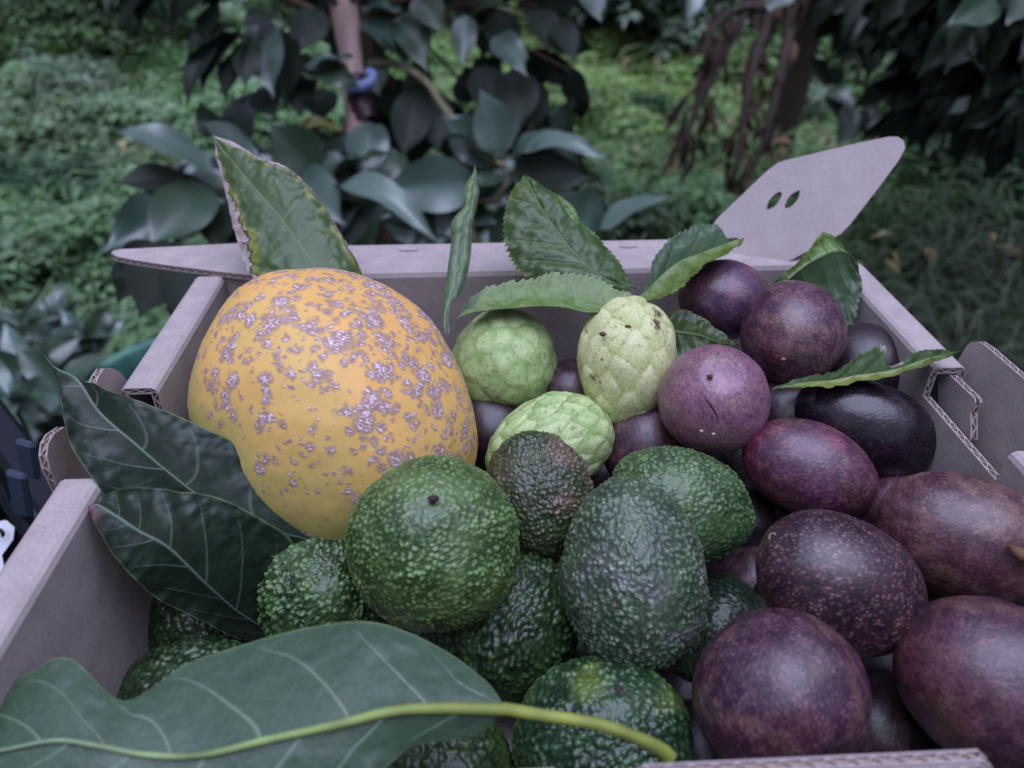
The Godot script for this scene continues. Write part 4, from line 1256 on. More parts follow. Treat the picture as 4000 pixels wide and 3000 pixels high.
func papaya_mesh(a: float, b: float, n: int) -> ArrayMesh:
	var low := smooth_noise(11.0, 3, 2)
	var mid := smooth_noise(60.0, 4, 2)
	var fine := noise(FastNoiseLite.TYPE_SIMPLEX_SMOOTH, 330.0, 5, 2)
	var crust := noise(FastNoiseLite.TYPE_SIMPLEX, 560.0, 6)
	var warp := smooth_noise(210.0, 15, 2)
	var big := cells(112.0, 7)
	var big_v := cells(112.0, 7, FastNoiseLite.RETURN_CELL_VALUE)
	var sml := cells(190.0, 8)
	var sml_v := cells(190.0, 8, FastNoiseLite.RETURN_CELL_VALUE)
	var tiny := cells(300.0, 9)
	var tiny_v := cells(300.0, 9, FastNoiseLite.RETURN_CELL_VALUE)
	var place := func(d: Vector3) -> Vector3:
		var k := 1.0 - 0.05 * d.y
		var ang := atan2(d.x, d.z)
		k *= 1.0 + 0.028 * cos(ang * 5.0) * (1.0 - d.y * d.y)
		var p := Vector3(d.x * b * k, d.y * a, d.z * b * k)
		p *= 1.0 + 0.035 * low.get_noise_3dv(p) + 0.008 * mid.get_noise_3dv(p * 0.4)
		var wv := d # direction in the fruit's own frame
		var l := low.get_noise_3dv(p)
		var m := mid.get_noise_3dv(p)
		var f := fine.get_noise_3dv(p)
		var q := p + Vector3(warp.get_noise_3dv(p), warp.get_noise_3d(p.y, p.z, p.x), warp.get_noise_3d(p.z, p.x, p.y)) * 0.0017
		# more scars on the side that met the sun
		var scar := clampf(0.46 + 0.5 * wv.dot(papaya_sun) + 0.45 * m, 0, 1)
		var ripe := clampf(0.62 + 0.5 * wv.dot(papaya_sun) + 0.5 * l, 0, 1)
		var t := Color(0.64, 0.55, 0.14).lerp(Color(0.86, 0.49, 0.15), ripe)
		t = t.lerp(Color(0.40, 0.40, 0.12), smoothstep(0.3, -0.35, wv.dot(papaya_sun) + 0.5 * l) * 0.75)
		var hit := 0.0
		var ring := 0.0
		var core := 0.0
		for s in [[big, big_v, 0.40, 0.98, 0.56], [sml, sml_v, 0.40, 0.98, 0.60], [tiny, tiny_v, 0.34, 0.97, 0.50]]:
			var c: float = (s[0] as FastNoiseLite).get_noise_3dv(q) + 1.0
			var v: float = (s[1] as FastNoiseLite).get_noise_3dv(q) * 0.5 + 0.5
			var rad: float = s[2] * (0.35 + 0.9 * v) * (0.45 + 0.75 * scar)
			if v > s[3] - s[4] * scar:
				hit = maxf(hit, smoothstep(rad, rad * 0.82, c))
				ring = maxf(ring, smoothstep(rad * 1.30, rad, c))
				core = maxf(core, smoothstep(rad * 0.95, rad * 0.5, c))
		t = t.lerp(Color(0.34, 0.25, 0.16), ring * 0.6)
		var cr := crust.get_noise_3dv(q)
		var white := smoothstep(0.15, 0.40, absf(cr) * -2.6 + 0.74 + 0.2 * m)
		t = t.lerp(Color(0.40, 0.25, 0.21).lerp(Color(0.86, 0.72, 0.78), white * core * clampf(scar * 2.2 - 0.2, 0.25, 1)), hit)
		tint = t * (1.0 + 0.06 * f)
		return p + d * (0.00016 * hit * (0.4 + white) + 0.0003 * m)
	return blob(n, place)


var papaya_sun := Vector3.UP


func make_fruit() -> void:
	# papaya
	var o := thing("papaya", "large yellow-orange papaya freckled with pale scabs, in the back left of the box", "papaya", Vector3.ZERO)
	var axis: Vector3 = Vector3(0.636, -0.446, 0.630)
	var body := MeshInstance3D.new()
	lay_down(body, V(-0.0717, -0.0246, -0.3154), axis)
	o.position = body.position
	body.position = Vector3.ZERO
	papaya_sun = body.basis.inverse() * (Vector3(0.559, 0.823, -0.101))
	body.free()
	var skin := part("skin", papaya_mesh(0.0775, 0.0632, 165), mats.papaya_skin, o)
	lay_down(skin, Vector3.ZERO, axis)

	# cherimoyas
	var green := Color(0.25, 0.35, 0.14)
	var pale := Color(0.54, 0.62, 0.34)
	var line := Color(0.16, 0.20, 0.07)
	for c in [
		["pale green round cherimoya beside the papaya, under the folded toothed leaf", V(0.0131, -0.0270, -0.3629), 0.000257, 114.0, 113.0, Vector3(0.218, 0.944, -0.249), {"count": 66, "relief": 0.0004, "lip": 0.0003, "taper": 0.05, "green": green, "pale": pale * 0.86, "line": line, "line_share": 0.45, "blotch": 0.8}, 31],
		["yellowish upright cherimoya with brown scars and thumbprint dents, right of the round one", V(0.0759, -0.0154, -0.3400), 0.000244, 142.0, 106.0, Vector3(-0.079, -0.771, 0.632), {"count": 50, "relief": 0.0002, "lip": 0.0009, "taper": 0.10, "green": Color(0.42, 0.43, 0.20), "pale": Color(0.66, 0.64, 0.40), "line": Color(0.30, 0.25, 0.12), "line_share": 0.5, "blotch": 0.4}, 52],
		["cherimoya with overlapping scales lying behind the brown avocado", V(0.0331, -0.0456, -0.3098), 0.000238, 145.0, 104.0, Vector3(-0.932, -0.126, 0.341), {"count": 100, "stretch": 0.5, "relief": 0.0003, "lip": 0.0006, "taper": 0.12, "green": green, "pale": pale * 0.95, "line": Color(0.10, 0.09, 0.045), "line_share": 0.7, "blotch": 0.93}, 63]]:
		var f := thing("cherimoya", c[0], "cherimoya", c[1], "cherimoyas in the box")
		var sk := part("skin", cherimoya_mesh(c[3] * c[2], c[4] * c[2], 62, c[7], c[6]), mats.cherimoya_skin, f)
		lay_down(sk, Vector3.ZERO, c[5], 0.6)

	var host5: Node3D = get_node(NodePath("cherimoya_001"))
	for q in [[V(0.0603, 0.0081, -0.3293), 0.0034, 21], [V(0.0732, 0.0106, -0.3317), 0.0033, 22], [V(0.0947, -0.0017, -0.3351), 0.0028, 23], [V(0.0857, -0.0042, -0.3236), 0.0030, 24], [V(0.0941, -0.0106, -0.3280), 0.0030, 25], [V(0.0597, -0.0028, -0.3233), 0.0012, 26]]:
		var bs := part("brown_scar", bit(q[1], q[2]), tinted("brown_scar", Color(0.12, 0.06, 0.035)), host5)
		bs.position = q[0] - host5.position
	# avocados
	var deep := Color(0.014, 0.034, 0.013)
	var leafy := Color(0.10, 0.175, 0.055)
	var teal := Color(0.075, 0.125, 0.075)
	for c in [
		["bright green pebbly avocado on top of the heap at the front centre", V(-0.0206, -0.0240, -0.2232), 0.000186, 184.0, 186.0, Vector3(-0.127, 0.809, 0.574), 120, {"dark": Color(0.042, 0.085, 0.028), "lite": Color(0.21, 0.31, 0.125), "taper": 0.03, "relief": 0.0006, "pebble": 2.8}, 101],
		["green avocado with glossy bumps left of the bright one, above the front leaf's edge", V(-0.0740, -0.0736, -0.2418), 0.000210, 140.0, 140.0, Vector3(0.274, 0.753, 0.598), 92, {"dark": Color(0.014, 0.040, 0.015), "lite": Color(0.15, 0.24, 0.10), "taper": 0.04, "relief": 0.0011, "pebble": 3.6}, 102],
		["ripe brownish rough avocado behind the bright one, before the scaly cherimoya", V(0.0246, -0.0423, -0.2678), 0.000215, 148.0, 121.0, Vector3(-0.127, 0.895, -0.428), 92, {"dark": Color(0.020, 0.032, 0.018), "lite": Color(0.11, 0.14, 0.07), "other": Color(0.19, 0.125, 0.11), "share": 0.38, "taper": 0.08, "relief": 0.0008, "pebble": 2.7}, 103],
		["smooth-topped green avocado half hidden behind the blue-grey one", V(0.0879, -0.0404, -0.2565), 0.000210, 160.0, 128.0, Vector3(0.958, -0.267, 0.101), 96, {"dark": Color(0.034, 0.075, 0.03), "lite": Color(0.14, 0.22, 0.105), "taper": 0.05, "relief": 0.0006, "pebble": 3.0}, 104],
		["large blue-grey green avocado standing at the right of the bright one", V(0.0587, -0.0371, -0.2144), 0.000188, 206.0, 158.0, Vector3(-0.052, 0.800, -0.598), 120, {"dark": Color(0.040, 0.070, 0.048), "lite": Color(0.15, 0.205, 0.14), "other": Color(0.15, 0.16, 0.175), "share": 0.25, "taper": 0.10, "relief": 0.00055, "pebble": 3.0, "dust": 0.7}, 105],
		["dark green avocado low between the bright one and the blue-grey one", V(0.0071, -0.0815, -0.2268), 0.000207, 180.0, 160.0, Vector3(0.680, 0.727, 0.094), 66, {"dark": Color(0.010, 0.028, 0.012), "lite": Color(0.075, 0.135, 0.055), "taper": 0.06, "relief": 0.0009, "pebble": 3.3}, 106],
		["dull teal avocado low between the blue-grey avocado and the purple fruit", V(0.1041, -0.0998, -0.2305), 0.000218, 145.0, 138.0, Vector3(0.484, 0.854, 0.192), 56, {"dark": Color(0.020, 0.035, 0.028), "lite": teal * 0.9, "taper": 0.06, "relief": 0.0005, "pebble": 2.8}, 107],
		["dark green avocado under the yellow-green stalk of the front leaf", V(0.0417, -0.0750, -0.1657), 0.000176, 195.0, 175.0, Vector3(0.861, 0.424, 0.282), 104, {"dark": Color(0.012, 0.035, 0.018), "lite": Color(0.075, 0.145, 0.07), "other": Color(0.13, 0.19, 0.05), "share": 0.2, "taper": 0.04, "relief": 0.0008, "pebble": 3.6}, 108],
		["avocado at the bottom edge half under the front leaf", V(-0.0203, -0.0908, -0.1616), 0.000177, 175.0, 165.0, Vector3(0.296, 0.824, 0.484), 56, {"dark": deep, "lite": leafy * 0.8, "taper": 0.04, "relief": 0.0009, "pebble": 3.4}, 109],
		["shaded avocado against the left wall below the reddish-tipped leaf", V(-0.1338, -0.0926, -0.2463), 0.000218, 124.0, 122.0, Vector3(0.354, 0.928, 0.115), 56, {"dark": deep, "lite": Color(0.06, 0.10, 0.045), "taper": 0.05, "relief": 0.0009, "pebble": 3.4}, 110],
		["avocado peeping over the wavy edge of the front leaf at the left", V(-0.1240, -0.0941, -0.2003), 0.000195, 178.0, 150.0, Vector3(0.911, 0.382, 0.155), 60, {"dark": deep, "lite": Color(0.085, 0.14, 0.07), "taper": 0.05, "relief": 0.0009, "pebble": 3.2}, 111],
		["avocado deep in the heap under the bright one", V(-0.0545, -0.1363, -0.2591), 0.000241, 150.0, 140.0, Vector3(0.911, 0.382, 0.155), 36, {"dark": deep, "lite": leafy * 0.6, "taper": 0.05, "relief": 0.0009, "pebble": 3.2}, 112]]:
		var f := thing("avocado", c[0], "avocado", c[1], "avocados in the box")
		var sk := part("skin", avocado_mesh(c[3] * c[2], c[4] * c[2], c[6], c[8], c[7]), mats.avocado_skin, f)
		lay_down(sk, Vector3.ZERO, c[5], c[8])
	for s in [[V(-0.0189, 0.0101, -0.2104), "avocado", 0.0036], [V(0.0480, -0.0260, -0.1885), "avocado_004", 0.0026], [V(0.0451, -0.0407, -0.1644), "avocado_007", 0.0026], [V(0.0896, -0.0346, -0.2363), "avocado_003", 0.0015]]:
		var host: Node3D = get_node(NodePath(s[1]))
		var sc := part("stem_scar", bit(s[2], 5), mats.scar, host)
		sc.position = s[0] - host.position

	# passion fruit
	var plum := Color(0.045, 0.016, 0.034)
	var wine := Color(0.10, 0.018, 0.038)
	var rose := Color(0.30, 0.165, 0.20)
	var umber := Color(0.085, 0.045, 0.04)
	for c in [
		["glossy purple passion fruit at the back under the leaf by the back wall", V(0.1365, 0.0001, -0.3777), 0.000259, 100.0, 84.0, Vector3(0.936, -0.194, 0.293), 50, {"base": Color(0.065, 0.026, 0.075), "red": Color(0.11, 0.025, 0.07), "pale": rose * 0.9, "brown": umber * 0.8, "speck": 0.4}, 201],
		["dusty purple passion fruit against the back right leaf, with a navel below", V(0.1631, -0.0026, -0.3445), 0.000244, 118.0, 108.0, Vector3(-0.144, -0.208, 0.968), 56, {"base": plum * 1.6, "red": wine * 1.0, "pale": rose * 1.1, "brown": Color(0.15, 0.09, 0.085), "speck": 0.75, "dot": 1.6}, 202],
		["pale mauve passion fruit with a scratch, right of the upright cherimoya", V(0.1119, -0.0142, -0.3018), 0.000225, 123.0, 117.0, Vector3(-0.071, 0.899, 0.432), 60, {"base": Color(0.21, 0.10, 0.16), "red": Color(0.25, 0.12, 0.18), "pale": Color(0.40, 0.26, 0.30), "brown": Color(0.19, 0.115, 0.115), "speck": 0.4, "dot": 1.5}, 203],
		["crimson and purple egg-shaped passion fruit in the middle right", V(0.1524, -0.0345, -0.2719), 0.000218, 146.0, 101.0, Vector3(0.860, -0.244, 0.449), 60, {"base": Color(0.075, 0.02, 0.055), "red": Color(0.145, 0.022, 0.055), "pale": rose, "brown": umber * 0.8, "speck": 0.5, "dot": 1.6}, 205],
		["brownish purple passion fruit with a twig end, by the right wall", V(0.1976, -0.0292, -0.2204), 0.000191, 186.0, 138.0, Vector3(0.925, -0.170, 0.341), 66, {"base": Color(0.075, 0.028, 0.042), "red": Color(0.10, 0.035, 0.052), "pale": Color(0.23, 0.13, 0.14), "brown": Color(0.16, 0.09, 0.08), "speck": 0.6, "dot": 1.5}, 206],
		["dark speckled egg-shaped passion fruit with a pale ring at its left end", V(0.1369, -0.0311, -0.2003), 0.000180, 198.0, 148.0, Vector3(-0.837, 0.538, -0.098), 76, {"base": Color(0.028, 0.010, 0.020), "red": Color(0.04, 0.012, 0.022), "pale": Color(0.36, 0.22, 0.24), "brown": Color(0.06, 0.028, 0.024), "speck": 0.9, "dot": 1.5}, 207],
		["big purple passion fruit at the front, before the rim's cut edge", V(0.1021, -0.0444, -0.1617), 0.000165, 190.0, 176.0, Vector3(0.570, 0.809, -0.145), 80, {"base": Color(0.05, 0.018, 0.042), "red": Color(0.075, 0.02, 0.042), "pale": Color(0.24, 0.14, 0.16), "brown": Color(0.11, 0.06, 0.055), "speck": 0.6, "dot": 1.7}, 208],
		["reddish purple passion fruit cut by the right edge at the front", V(0.1793, -0.0420, -0.1622), 0.000166, 196.0, 176.0, Vector3(0.807, -0.316, 0.498), 66, {"base": Color(0.06, 0.022, 0.045), "red": Color(0.10, 0.032, 0.05), "pale": Color(0.2, 0.1, 0.12), "brown": Color(0.10, 0.055, 0.045), "speck": 0.45, "dot": 1.7}, 209],
		["dark passion fruit in the gap under the upright cherimoya", V(0.0833, -0.0518, -0.3153), 0.000244, 100.0, 92.0, Vector3(0.670, 0.740, -0.062), 40, {"base": plum, "red": plum * 1.5, "pale": rose * 0.8, "brown": umber, "speck": 0.4}, 210],
		["small purple passion fruit showing between the crimson one and the brownish one", V(0.2026, -0.0656, -0.2765), 0.000232, 95.0, 84.0, Vector3(0.670, 0.740, -0.062), 36, {"base": plum * 1.4, "red": wine * 0.7, "pale": rose, "brown": umber, "speck": 0.5}, 211],
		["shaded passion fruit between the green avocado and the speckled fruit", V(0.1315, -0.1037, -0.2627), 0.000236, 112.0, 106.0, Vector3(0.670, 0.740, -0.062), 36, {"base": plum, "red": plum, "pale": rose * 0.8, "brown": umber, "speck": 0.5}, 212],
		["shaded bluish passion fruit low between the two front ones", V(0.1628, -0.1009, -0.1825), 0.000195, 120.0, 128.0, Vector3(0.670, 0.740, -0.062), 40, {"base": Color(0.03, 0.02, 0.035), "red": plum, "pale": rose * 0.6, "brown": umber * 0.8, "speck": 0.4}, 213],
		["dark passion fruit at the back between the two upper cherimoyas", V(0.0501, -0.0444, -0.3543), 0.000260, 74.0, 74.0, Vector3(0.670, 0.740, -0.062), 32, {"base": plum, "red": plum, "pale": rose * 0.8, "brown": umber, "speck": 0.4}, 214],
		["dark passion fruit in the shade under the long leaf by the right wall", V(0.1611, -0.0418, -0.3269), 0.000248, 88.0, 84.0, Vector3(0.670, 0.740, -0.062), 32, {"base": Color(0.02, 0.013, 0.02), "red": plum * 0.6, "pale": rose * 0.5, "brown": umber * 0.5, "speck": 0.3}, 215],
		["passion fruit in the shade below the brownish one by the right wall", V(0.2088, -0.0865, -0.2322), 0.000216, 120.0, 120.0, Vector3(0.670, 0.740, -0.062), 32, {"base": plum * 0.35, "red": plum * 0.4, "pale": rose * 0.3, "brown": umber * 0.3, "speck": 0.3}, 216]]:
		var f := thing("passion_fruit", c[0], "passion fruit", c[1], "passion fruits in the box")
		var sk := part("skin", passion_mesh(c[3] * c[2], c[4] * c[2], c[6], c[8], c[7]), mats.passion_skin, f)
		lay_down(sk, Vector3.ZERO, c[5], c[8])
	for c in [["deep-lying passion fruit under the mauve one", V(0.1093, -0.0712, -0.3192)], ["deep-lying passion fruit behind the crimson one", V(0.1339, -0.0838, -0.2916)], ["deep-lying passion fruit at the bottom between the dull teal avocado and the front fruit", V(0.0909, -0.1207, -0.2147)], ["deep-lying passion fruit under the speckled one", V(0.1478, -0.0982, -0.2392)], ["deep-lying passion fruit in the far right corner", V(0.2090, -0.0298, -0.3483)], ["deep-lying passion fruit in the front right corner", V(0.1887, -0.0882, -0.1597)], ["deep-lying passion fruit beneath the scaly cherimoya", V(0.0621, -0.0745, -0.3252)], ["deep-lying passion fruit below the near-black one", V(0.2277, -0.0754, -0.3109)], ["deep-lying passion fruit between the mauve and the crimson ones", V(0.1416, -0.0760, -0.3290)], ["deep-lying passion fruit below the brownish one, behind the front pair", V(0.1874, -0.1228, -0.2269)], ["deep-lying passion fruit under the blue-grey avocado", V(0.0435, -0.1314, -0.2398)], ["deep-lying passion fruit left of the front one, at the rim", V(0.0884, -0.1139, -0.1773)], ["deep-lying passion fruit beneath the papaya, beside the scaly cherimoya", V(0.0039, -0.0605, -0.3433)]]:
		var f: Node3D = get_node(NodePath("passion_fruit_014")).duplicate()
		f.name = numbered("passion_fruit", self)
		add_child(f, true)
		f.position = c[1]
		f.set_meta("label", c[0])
	# the near-black glossy fruit
	var e := thing("dark_fruit", "near-black glossy egg-shaped fruit under the long leaf by the right wall", "fruit", V(0.1919, -0.0335, -0.3021))
	var es := part("skin", passion_mesh(0.036, 0.0235, 56, 204, {"base": Color(0.012, 0.007, 0.012), "red": Color(0.016, 0.008, 0.014), "pale": Color(0.09, 0.07, 0.08), "brown": Color(0.012, 0.008, 0.01), "speck": 0.35, "dot": 1.6}), mats.dark_skin, e)
	lay_down(es, Vector3.ZERO, Vector3(0.876, -0.213, 0.433), 2.0)

	for s in [[V(0.1030, 0.0090, -0.2877), "passion_fruit_002", 0.0026, Color(0.13, 0.05, 0.03)], [V(0.1478, 0.0001, -0.3146), "passion_fruit_001", 0.0022, Color(0.25, 0.17, 0.10)], [V(0.2008, -0.0140, -0.1992), "passion_fruit_004", 0.004, Color(0.13, 0.07, 0.035)]]:
		var host: Node3D = get_node(NodePath(s[1]))
		var sc := part("calyx_scar", bit(s[2], 7), tinted("scar_%d" % int(s[2] * 10000), s[3]), host)
		sc.position = s[0] - host.position
	for q in [[V(0.0987, -0.0119, -0.2745), 0.0016], [V(0.1041, -0.0130, -0.2735), 0.0015]]:
		var fl := part("pale_fleck", bit(q[1], 14), tinted("fleck", Color(0.50, 0.38, 0.30)), get_node(NodePath("passion_fruit_002")))
		fl.position = q[0] - (get_node(NodePath("passion_fruit_002")) as Node3D).position
	# scratch on the mauve fruit and the ring on the speckled one
	var host2: Node3D = get_node(NodePath("passion_fruit_002"))
	part("scratch", tube([V(0.0976, 0.0061, -0.2758) - host2.position, V(0.1006, 0.0032, -0.2724) - host2.position, V(0.1041, -0.0025, -0.2697) - host2.position], [0.0001, 0.0006, 0.0001], Color(0.05, 0.02, 0.03), 6, 6), tinted("scratch", Color(0.05, 0.02, 0.03)), host2)
	var host3: Node3D = get_node(NodePath("passion_fruit_005"))
	var ring := TorusMesh.new()
	ring.inner_radius = 0.0010
	ring.outer_radius = 0.0019
	ring.rings = 16
	ring.ring_segments = 8
	var rg := part("calyx_ring", ring, tinted("ring", Color(0.17, 0.22, 0.15)), host3)
	rg.position = V(0.1090, -0.0116, -0.2068) - host3.position
	lay_down(rg, rg.position, Vector3(-0.766, 0.600, 0.229))
	var host4: Node3D = get_node(NodePath("passion_fruit_004"))
	part("twig_end", tube([V(0.1966, -0.0119, -0.1983) - host4.position, V(0.1981, -0.0113, -0.1939) - host4.position, V(0.2046, -0.0151, -0.1934) - host4.position], [0.0007, 0.0022, 0.0026], Color(0.14, 0.08, 0.045), 8, 4, 0.3), mats.bark, host4)


func tinted(called: String, c: Color) -> StandardMaterial3D:
	if not mats.has(called):
		mat(called, 0.75, 0.3, c.linear_to_srgb(), false)
	return mats[called]


# A crumpled scar, a few millimetres across.
func bit(size: float, sd: int) -> ArrayMesh:
	var nz := smooth_noise(2.2, sd, 2)
	var place := func(d: Vector3) -> Vector3:
		tint = Color(0.06, 0.035, 0.03)
		return d * Vector3(1, 0.55, 0.8) * size * (0.5 + 0.3 * nz.get_noise_3dv(d))
	return blob(8, place)


# ---------------------------------------------------------------- leaves in the box

# A blade from cross sections [edge, midrib, edge]; veins, teeth, waviness and colour from the options.
func blade(st: Array, nu: int, nv: int, o: Dictionary, paint: Callable) -> ArrayMesh:
	var n := st.size()
	var pick := func(k: int, c: int) -> Vector3: return st[clampi(k, 0, n - 1)][c]
	var along := func(u: float, c: int) -> Vector3:
		var f := u * (n - 1)
		var i := mini(int(f), n - 2)
		return (pick.call(i, c) as Vector3).cubic_interpolate(pick.call(i + 1, c), pick.call(i - 1, c), pick.call(i + 2, c), f - i)
	var nz := smooth_noise(90.0, int(o.get("seed", 1)), 2)
	var fz := smooth_noise(500.0, int(o.get("seed", 1)) + 1, 2)
	var net := cells(float(o.get("net", 420.0)), int(o.get("seed", 1)) + 2, FastNoiseLite.RETURN_DISTANCE2_SUB)
	var bulge: float = o.get("bulge", 0.0)
	var veins: float = o.get("veins", 8.0)
	var slant: float = o.get("slant", 1.3)
	var teeth: float = o.get("teeth", 0.0)
	var bite: float = o.get("bite", 0.0)
	var flip: float = o.get("flip", 1.0)
	var relief: float = o.get("relief", 0.0003)
	var vw: float = o.get("vein_width", 0.05)
	var rows := []
	for i in nu + 1:
		var u := float(i) / nu
		var l: Vector3 = along.call(u, 0)
		var m: Vector3 = along.call(u, 1)
		var r: Vector3 = along.call(u, 2)
		var dm: Vector3 = (along.call(minf(u + 0.01, 1.0), 1) as Vector3) - (along.call(maxf(u - 0.01, 0.0), 1) as Vector3)
		var nr := (r - l).cross(dm)
		nr = (nr.normalized() if nr.length_squared() > 1e-14 else Vector3.UP) * flip
		rows.append([l, m, r, nr])
	var place := func(u: float, v: float) -> Vector3:
		var row: Array = rows[roundi(u * nu)]
		var s := v * 2 - 1
		var k := absf(s)
		var m: Vector3 = row[1]
		var e: Vector3 = row[0] if s < 0 else row[2]
		var kk := k
		if teeth > 0.0 and k > 0.7:
			var q := fposmod(u * teeth + (0.3 if s < 0 else 0.0), 1.0)
			kk = k * (1.0 + bite * (q - 0.5) * smoothstep(0.7, 1.0, k))
		var p := m.lerp(e, kk)
		var half := m.distance_to(e)
		var off := bulge * half * sin(PI * minf(k, 1.0) * 0.8)
		var ph := u * veins - pow(k, 1.25) * slant * half / maxf(half, 0.02) + (0.45 if s > 0 else 0.0) + 0.05 * nz.get_noise_3dv(m * 0.4)
		var fr := fposmod(ph, 1.0)
		fr = minf(fr, 1.0 - fr)
		var vein := smoothstep(vw * (1.25 - 0.75 * k), 0.0, fr) * smoothstep(1.0, 0.72, k) * (0.0 if u < 0.03 or u > 0.97 else 1.0)
		var mid := smoothstep(float(o.get("mid_width", 0.0011)) * (1.3 - u * 0.9), 0.0, k * half)
		var puff := (0.5 - fr) * 0.0
		var between := smoothstep(0.0, 0.5, fr) * smoothstep(1.0, 0.6, k) * smoothstep(0.0, 0.25, k)
		var nt := smoothstep(0.16, 0.0, net.get_noise_3dv(p) + 1.0)
		var w := nz.get_noise_3dv(p)
		off += relief * (between * 2.2 - 1.2 * maxf(vein, mid) * float(o.get("vein_sign", 1.0)) - 0.25 * nt) + float(o.get("wavy", 0.0)) * w * k * 0.0035 + puff
		tint = paint.call(u, s, k, vein, mid, nt, w, fz.get_noise_3dv(p), half)
		return p + row[3] * off
	return grid_mesh(nu, nv, place)


func box_leaf(called_label: String, st: Array, nu: int, nv: int, o: Dictionary, paint: Callable, group: String) -> Node3D:
	var at: Vector3 = st[0][1]
	var moved := []
	for row in st:
		moved.append([row[0] - at, row[1] - at, row[2] - at])
	var t := thing("leaf", called_label, "leaf", at, group)
	part("blade", blade(moved, nu, nv, o, paint), o.get("mat", mats.leaf), t)
	return t


func make_leaves() -> void:
	var glossy := mat("glossy_leaf", 0.40, 0.42)
	glossy.backlight_enabled = true
	glossy.backlight = Color(0.10, 0.13, 0.06)
	# the two big dark avocado leaves at the left
	var dark := func(u: float, s: float, k: float, vein: float, mid: float, nt: float, w: float, f: float, half: float) -> Color:
		var c := Color(0.010, 0.021, 0.012).lerp(Color(0.017, 0.031, 0.017), clampf(0.5 + w, 0, 1)) * (1.0 + 0.25 * f)
		c = c.lerp(Color(0.016, 0.024, 0.018), nt * 0.35)
		c = c.lerp(Color(0.13, 0.19, 0.135), maxf(vein * 0.75, mid))
		return c.lerp(Color(0.14, 0.20, 0.08), smoothstep(0.965, 1.0, k) * 0.8)
	var dark_tip := func(u: float, s: float, k: float, vein: float, mid: float, nt: float, w: float, f: float, half: float) -> Color:
		var c: Color = dark.call(u, s, k, vein, mid, nt, w, f, half)
		return c.lerp(Color(0.16, 0.06, 0.045), smoothstep(0.085, 0.03, u + 0.02 * w))
	box_leaf("big dark avocado leaf at the left, its curled brown tip reaching over the rim", [[V(-0.1866, 0.0354, -0.2898), V(-0.1866, 0.0354, -0.2898), V(-0.1866, 0.0354, -0.2898)], [V(-0.1827, 0.0320, -0.2837), V(-0.1823, 0.0337, -0.2824), V(-0.1817, 0.0357, -0.2813)], [V(-0.1767, 0.0282, -0.2785), V(-0.1758, 0.0298, -0.2759), V(-0.1746, 0.0302, -0.2725)], [V(-0.1629, 0.0213, -0.2757), V(-0.1638, 0.0283, -0.2683), V(-0.1674, 0.0269, -0.2603)], [V(-0.1397, 0.0118, -0.2730), V(-0.1548, 0.0178, -0.2597), V(-0.1624, 0.0140, -0.2467)], [V(-0.1179, 0.0009, -0.2696), V(-0.1408, 0.0054, -0.2531), V(-0.1541, 0.0034, -0.2380)], [V(-0.0975, -0.0110, -0.2655), V(-0.1295, -0.0066, -0.2494), V(-0.1472, -0.0070, -0.2331)], [V(-0.0788, -0.0267, -0.2589), V(-0.1162, -0.0202, -0.2469), V(-0.1342, -0.0219, -0.2310)], [V(-0.0666, -0.0371, -0.2562), V(-0.0943, -0.0374, -0.2477), V(-0.1135, -0.0391, -0.2366)], [V(-0.0616, -0.0459, -0.2549), V(-0.0728, -0.0513, -0.2507), V(-0.0841, -0.0536, -0.2436)]], 360, 100, {"seed": 11, "bulge": 0.12, "veins": 7.0, "slant": -1.5, "relief": 0.00013, "vein_width": 0.026, "mid_width": 0.0011, "wavy": 0.35, "mat": glossy, "flip": -1.0}, dark_tip, "dark leaves at the left wall")
	var reddish := func(u: float, s: float, k: float, vein: float, mid: float, nt: float, w: float, f: float, half: float) -> Color:
		var c: Color = dark.call(u, s, k, vein, mid, nt, w, f, half)
		return c.lerp(Color(0.13, 0.055, 0.07), smoothstep(0.2, 0.05, u + 0.05 * w - 0.06 * s) * 0.85)
	box_leaf("dark avocado leaf with a reddish tip, lying over the big one against the left wall", [[V(-0.1507, -0.0008, -0.2242), V(-0.1507, -0.0008, -0.2242), V(-0.1507, -0.0008, -0.2242)], [V(-0.1456, 0.0002, -0.2306), V(-0.1470, -0.0012, -0.2249), V(-0.1475, -0.0022, -0.2195)], [V(-0.1370, -0.0032, -0.2376), V(-0.1403, -0.0064, -0.2235), V(-0.1442, -0.0062, -0.2155)], [V(-0.1247, -0.0097, -0.2424), V(-0.1339, -0.0120, -0.2219), V(-0.1395, -0.0128, -0.2109)], [V(-0.1112, -0.0166, -0.2455), V(-0.1243, -0.0213, -0.2213), V(-0.1331, -0.0250, -0.2084)], [V(-0.0965, -0.0295, -0.2458), V(-0.1149, -0.0420, -0.2215), V(-0.1286, -0.0404, -0.2111)], [V(-0.0835, -0.0470, -0.2456), V(-0.1080, -0.0639, -0.2257), V(-0.1176, -0.0585, -0.2154)], [V(-0.0860, -0.0702, -0.2398), V(-0.1018, -0.0793, -0.2296), V(-0.1109, -0.0752, -0.2208)], [V(-0.0967, -0.0890, -0.2325), V(-0.1002, -0.0911, -0.2313), V(-0.1038, -0.0905, -0.2294)]], 320, 100, {"seed": 13, "bulge": 0.10, "veins": 8.0, "slant": -1.5, "relief": 0.00013, "vein_width": 0.026, "mid_width": 0.0010, "wavy": 0.4, "mat": glossy, "flip": -1.0}, reddish, "dark leaves at the left wall")

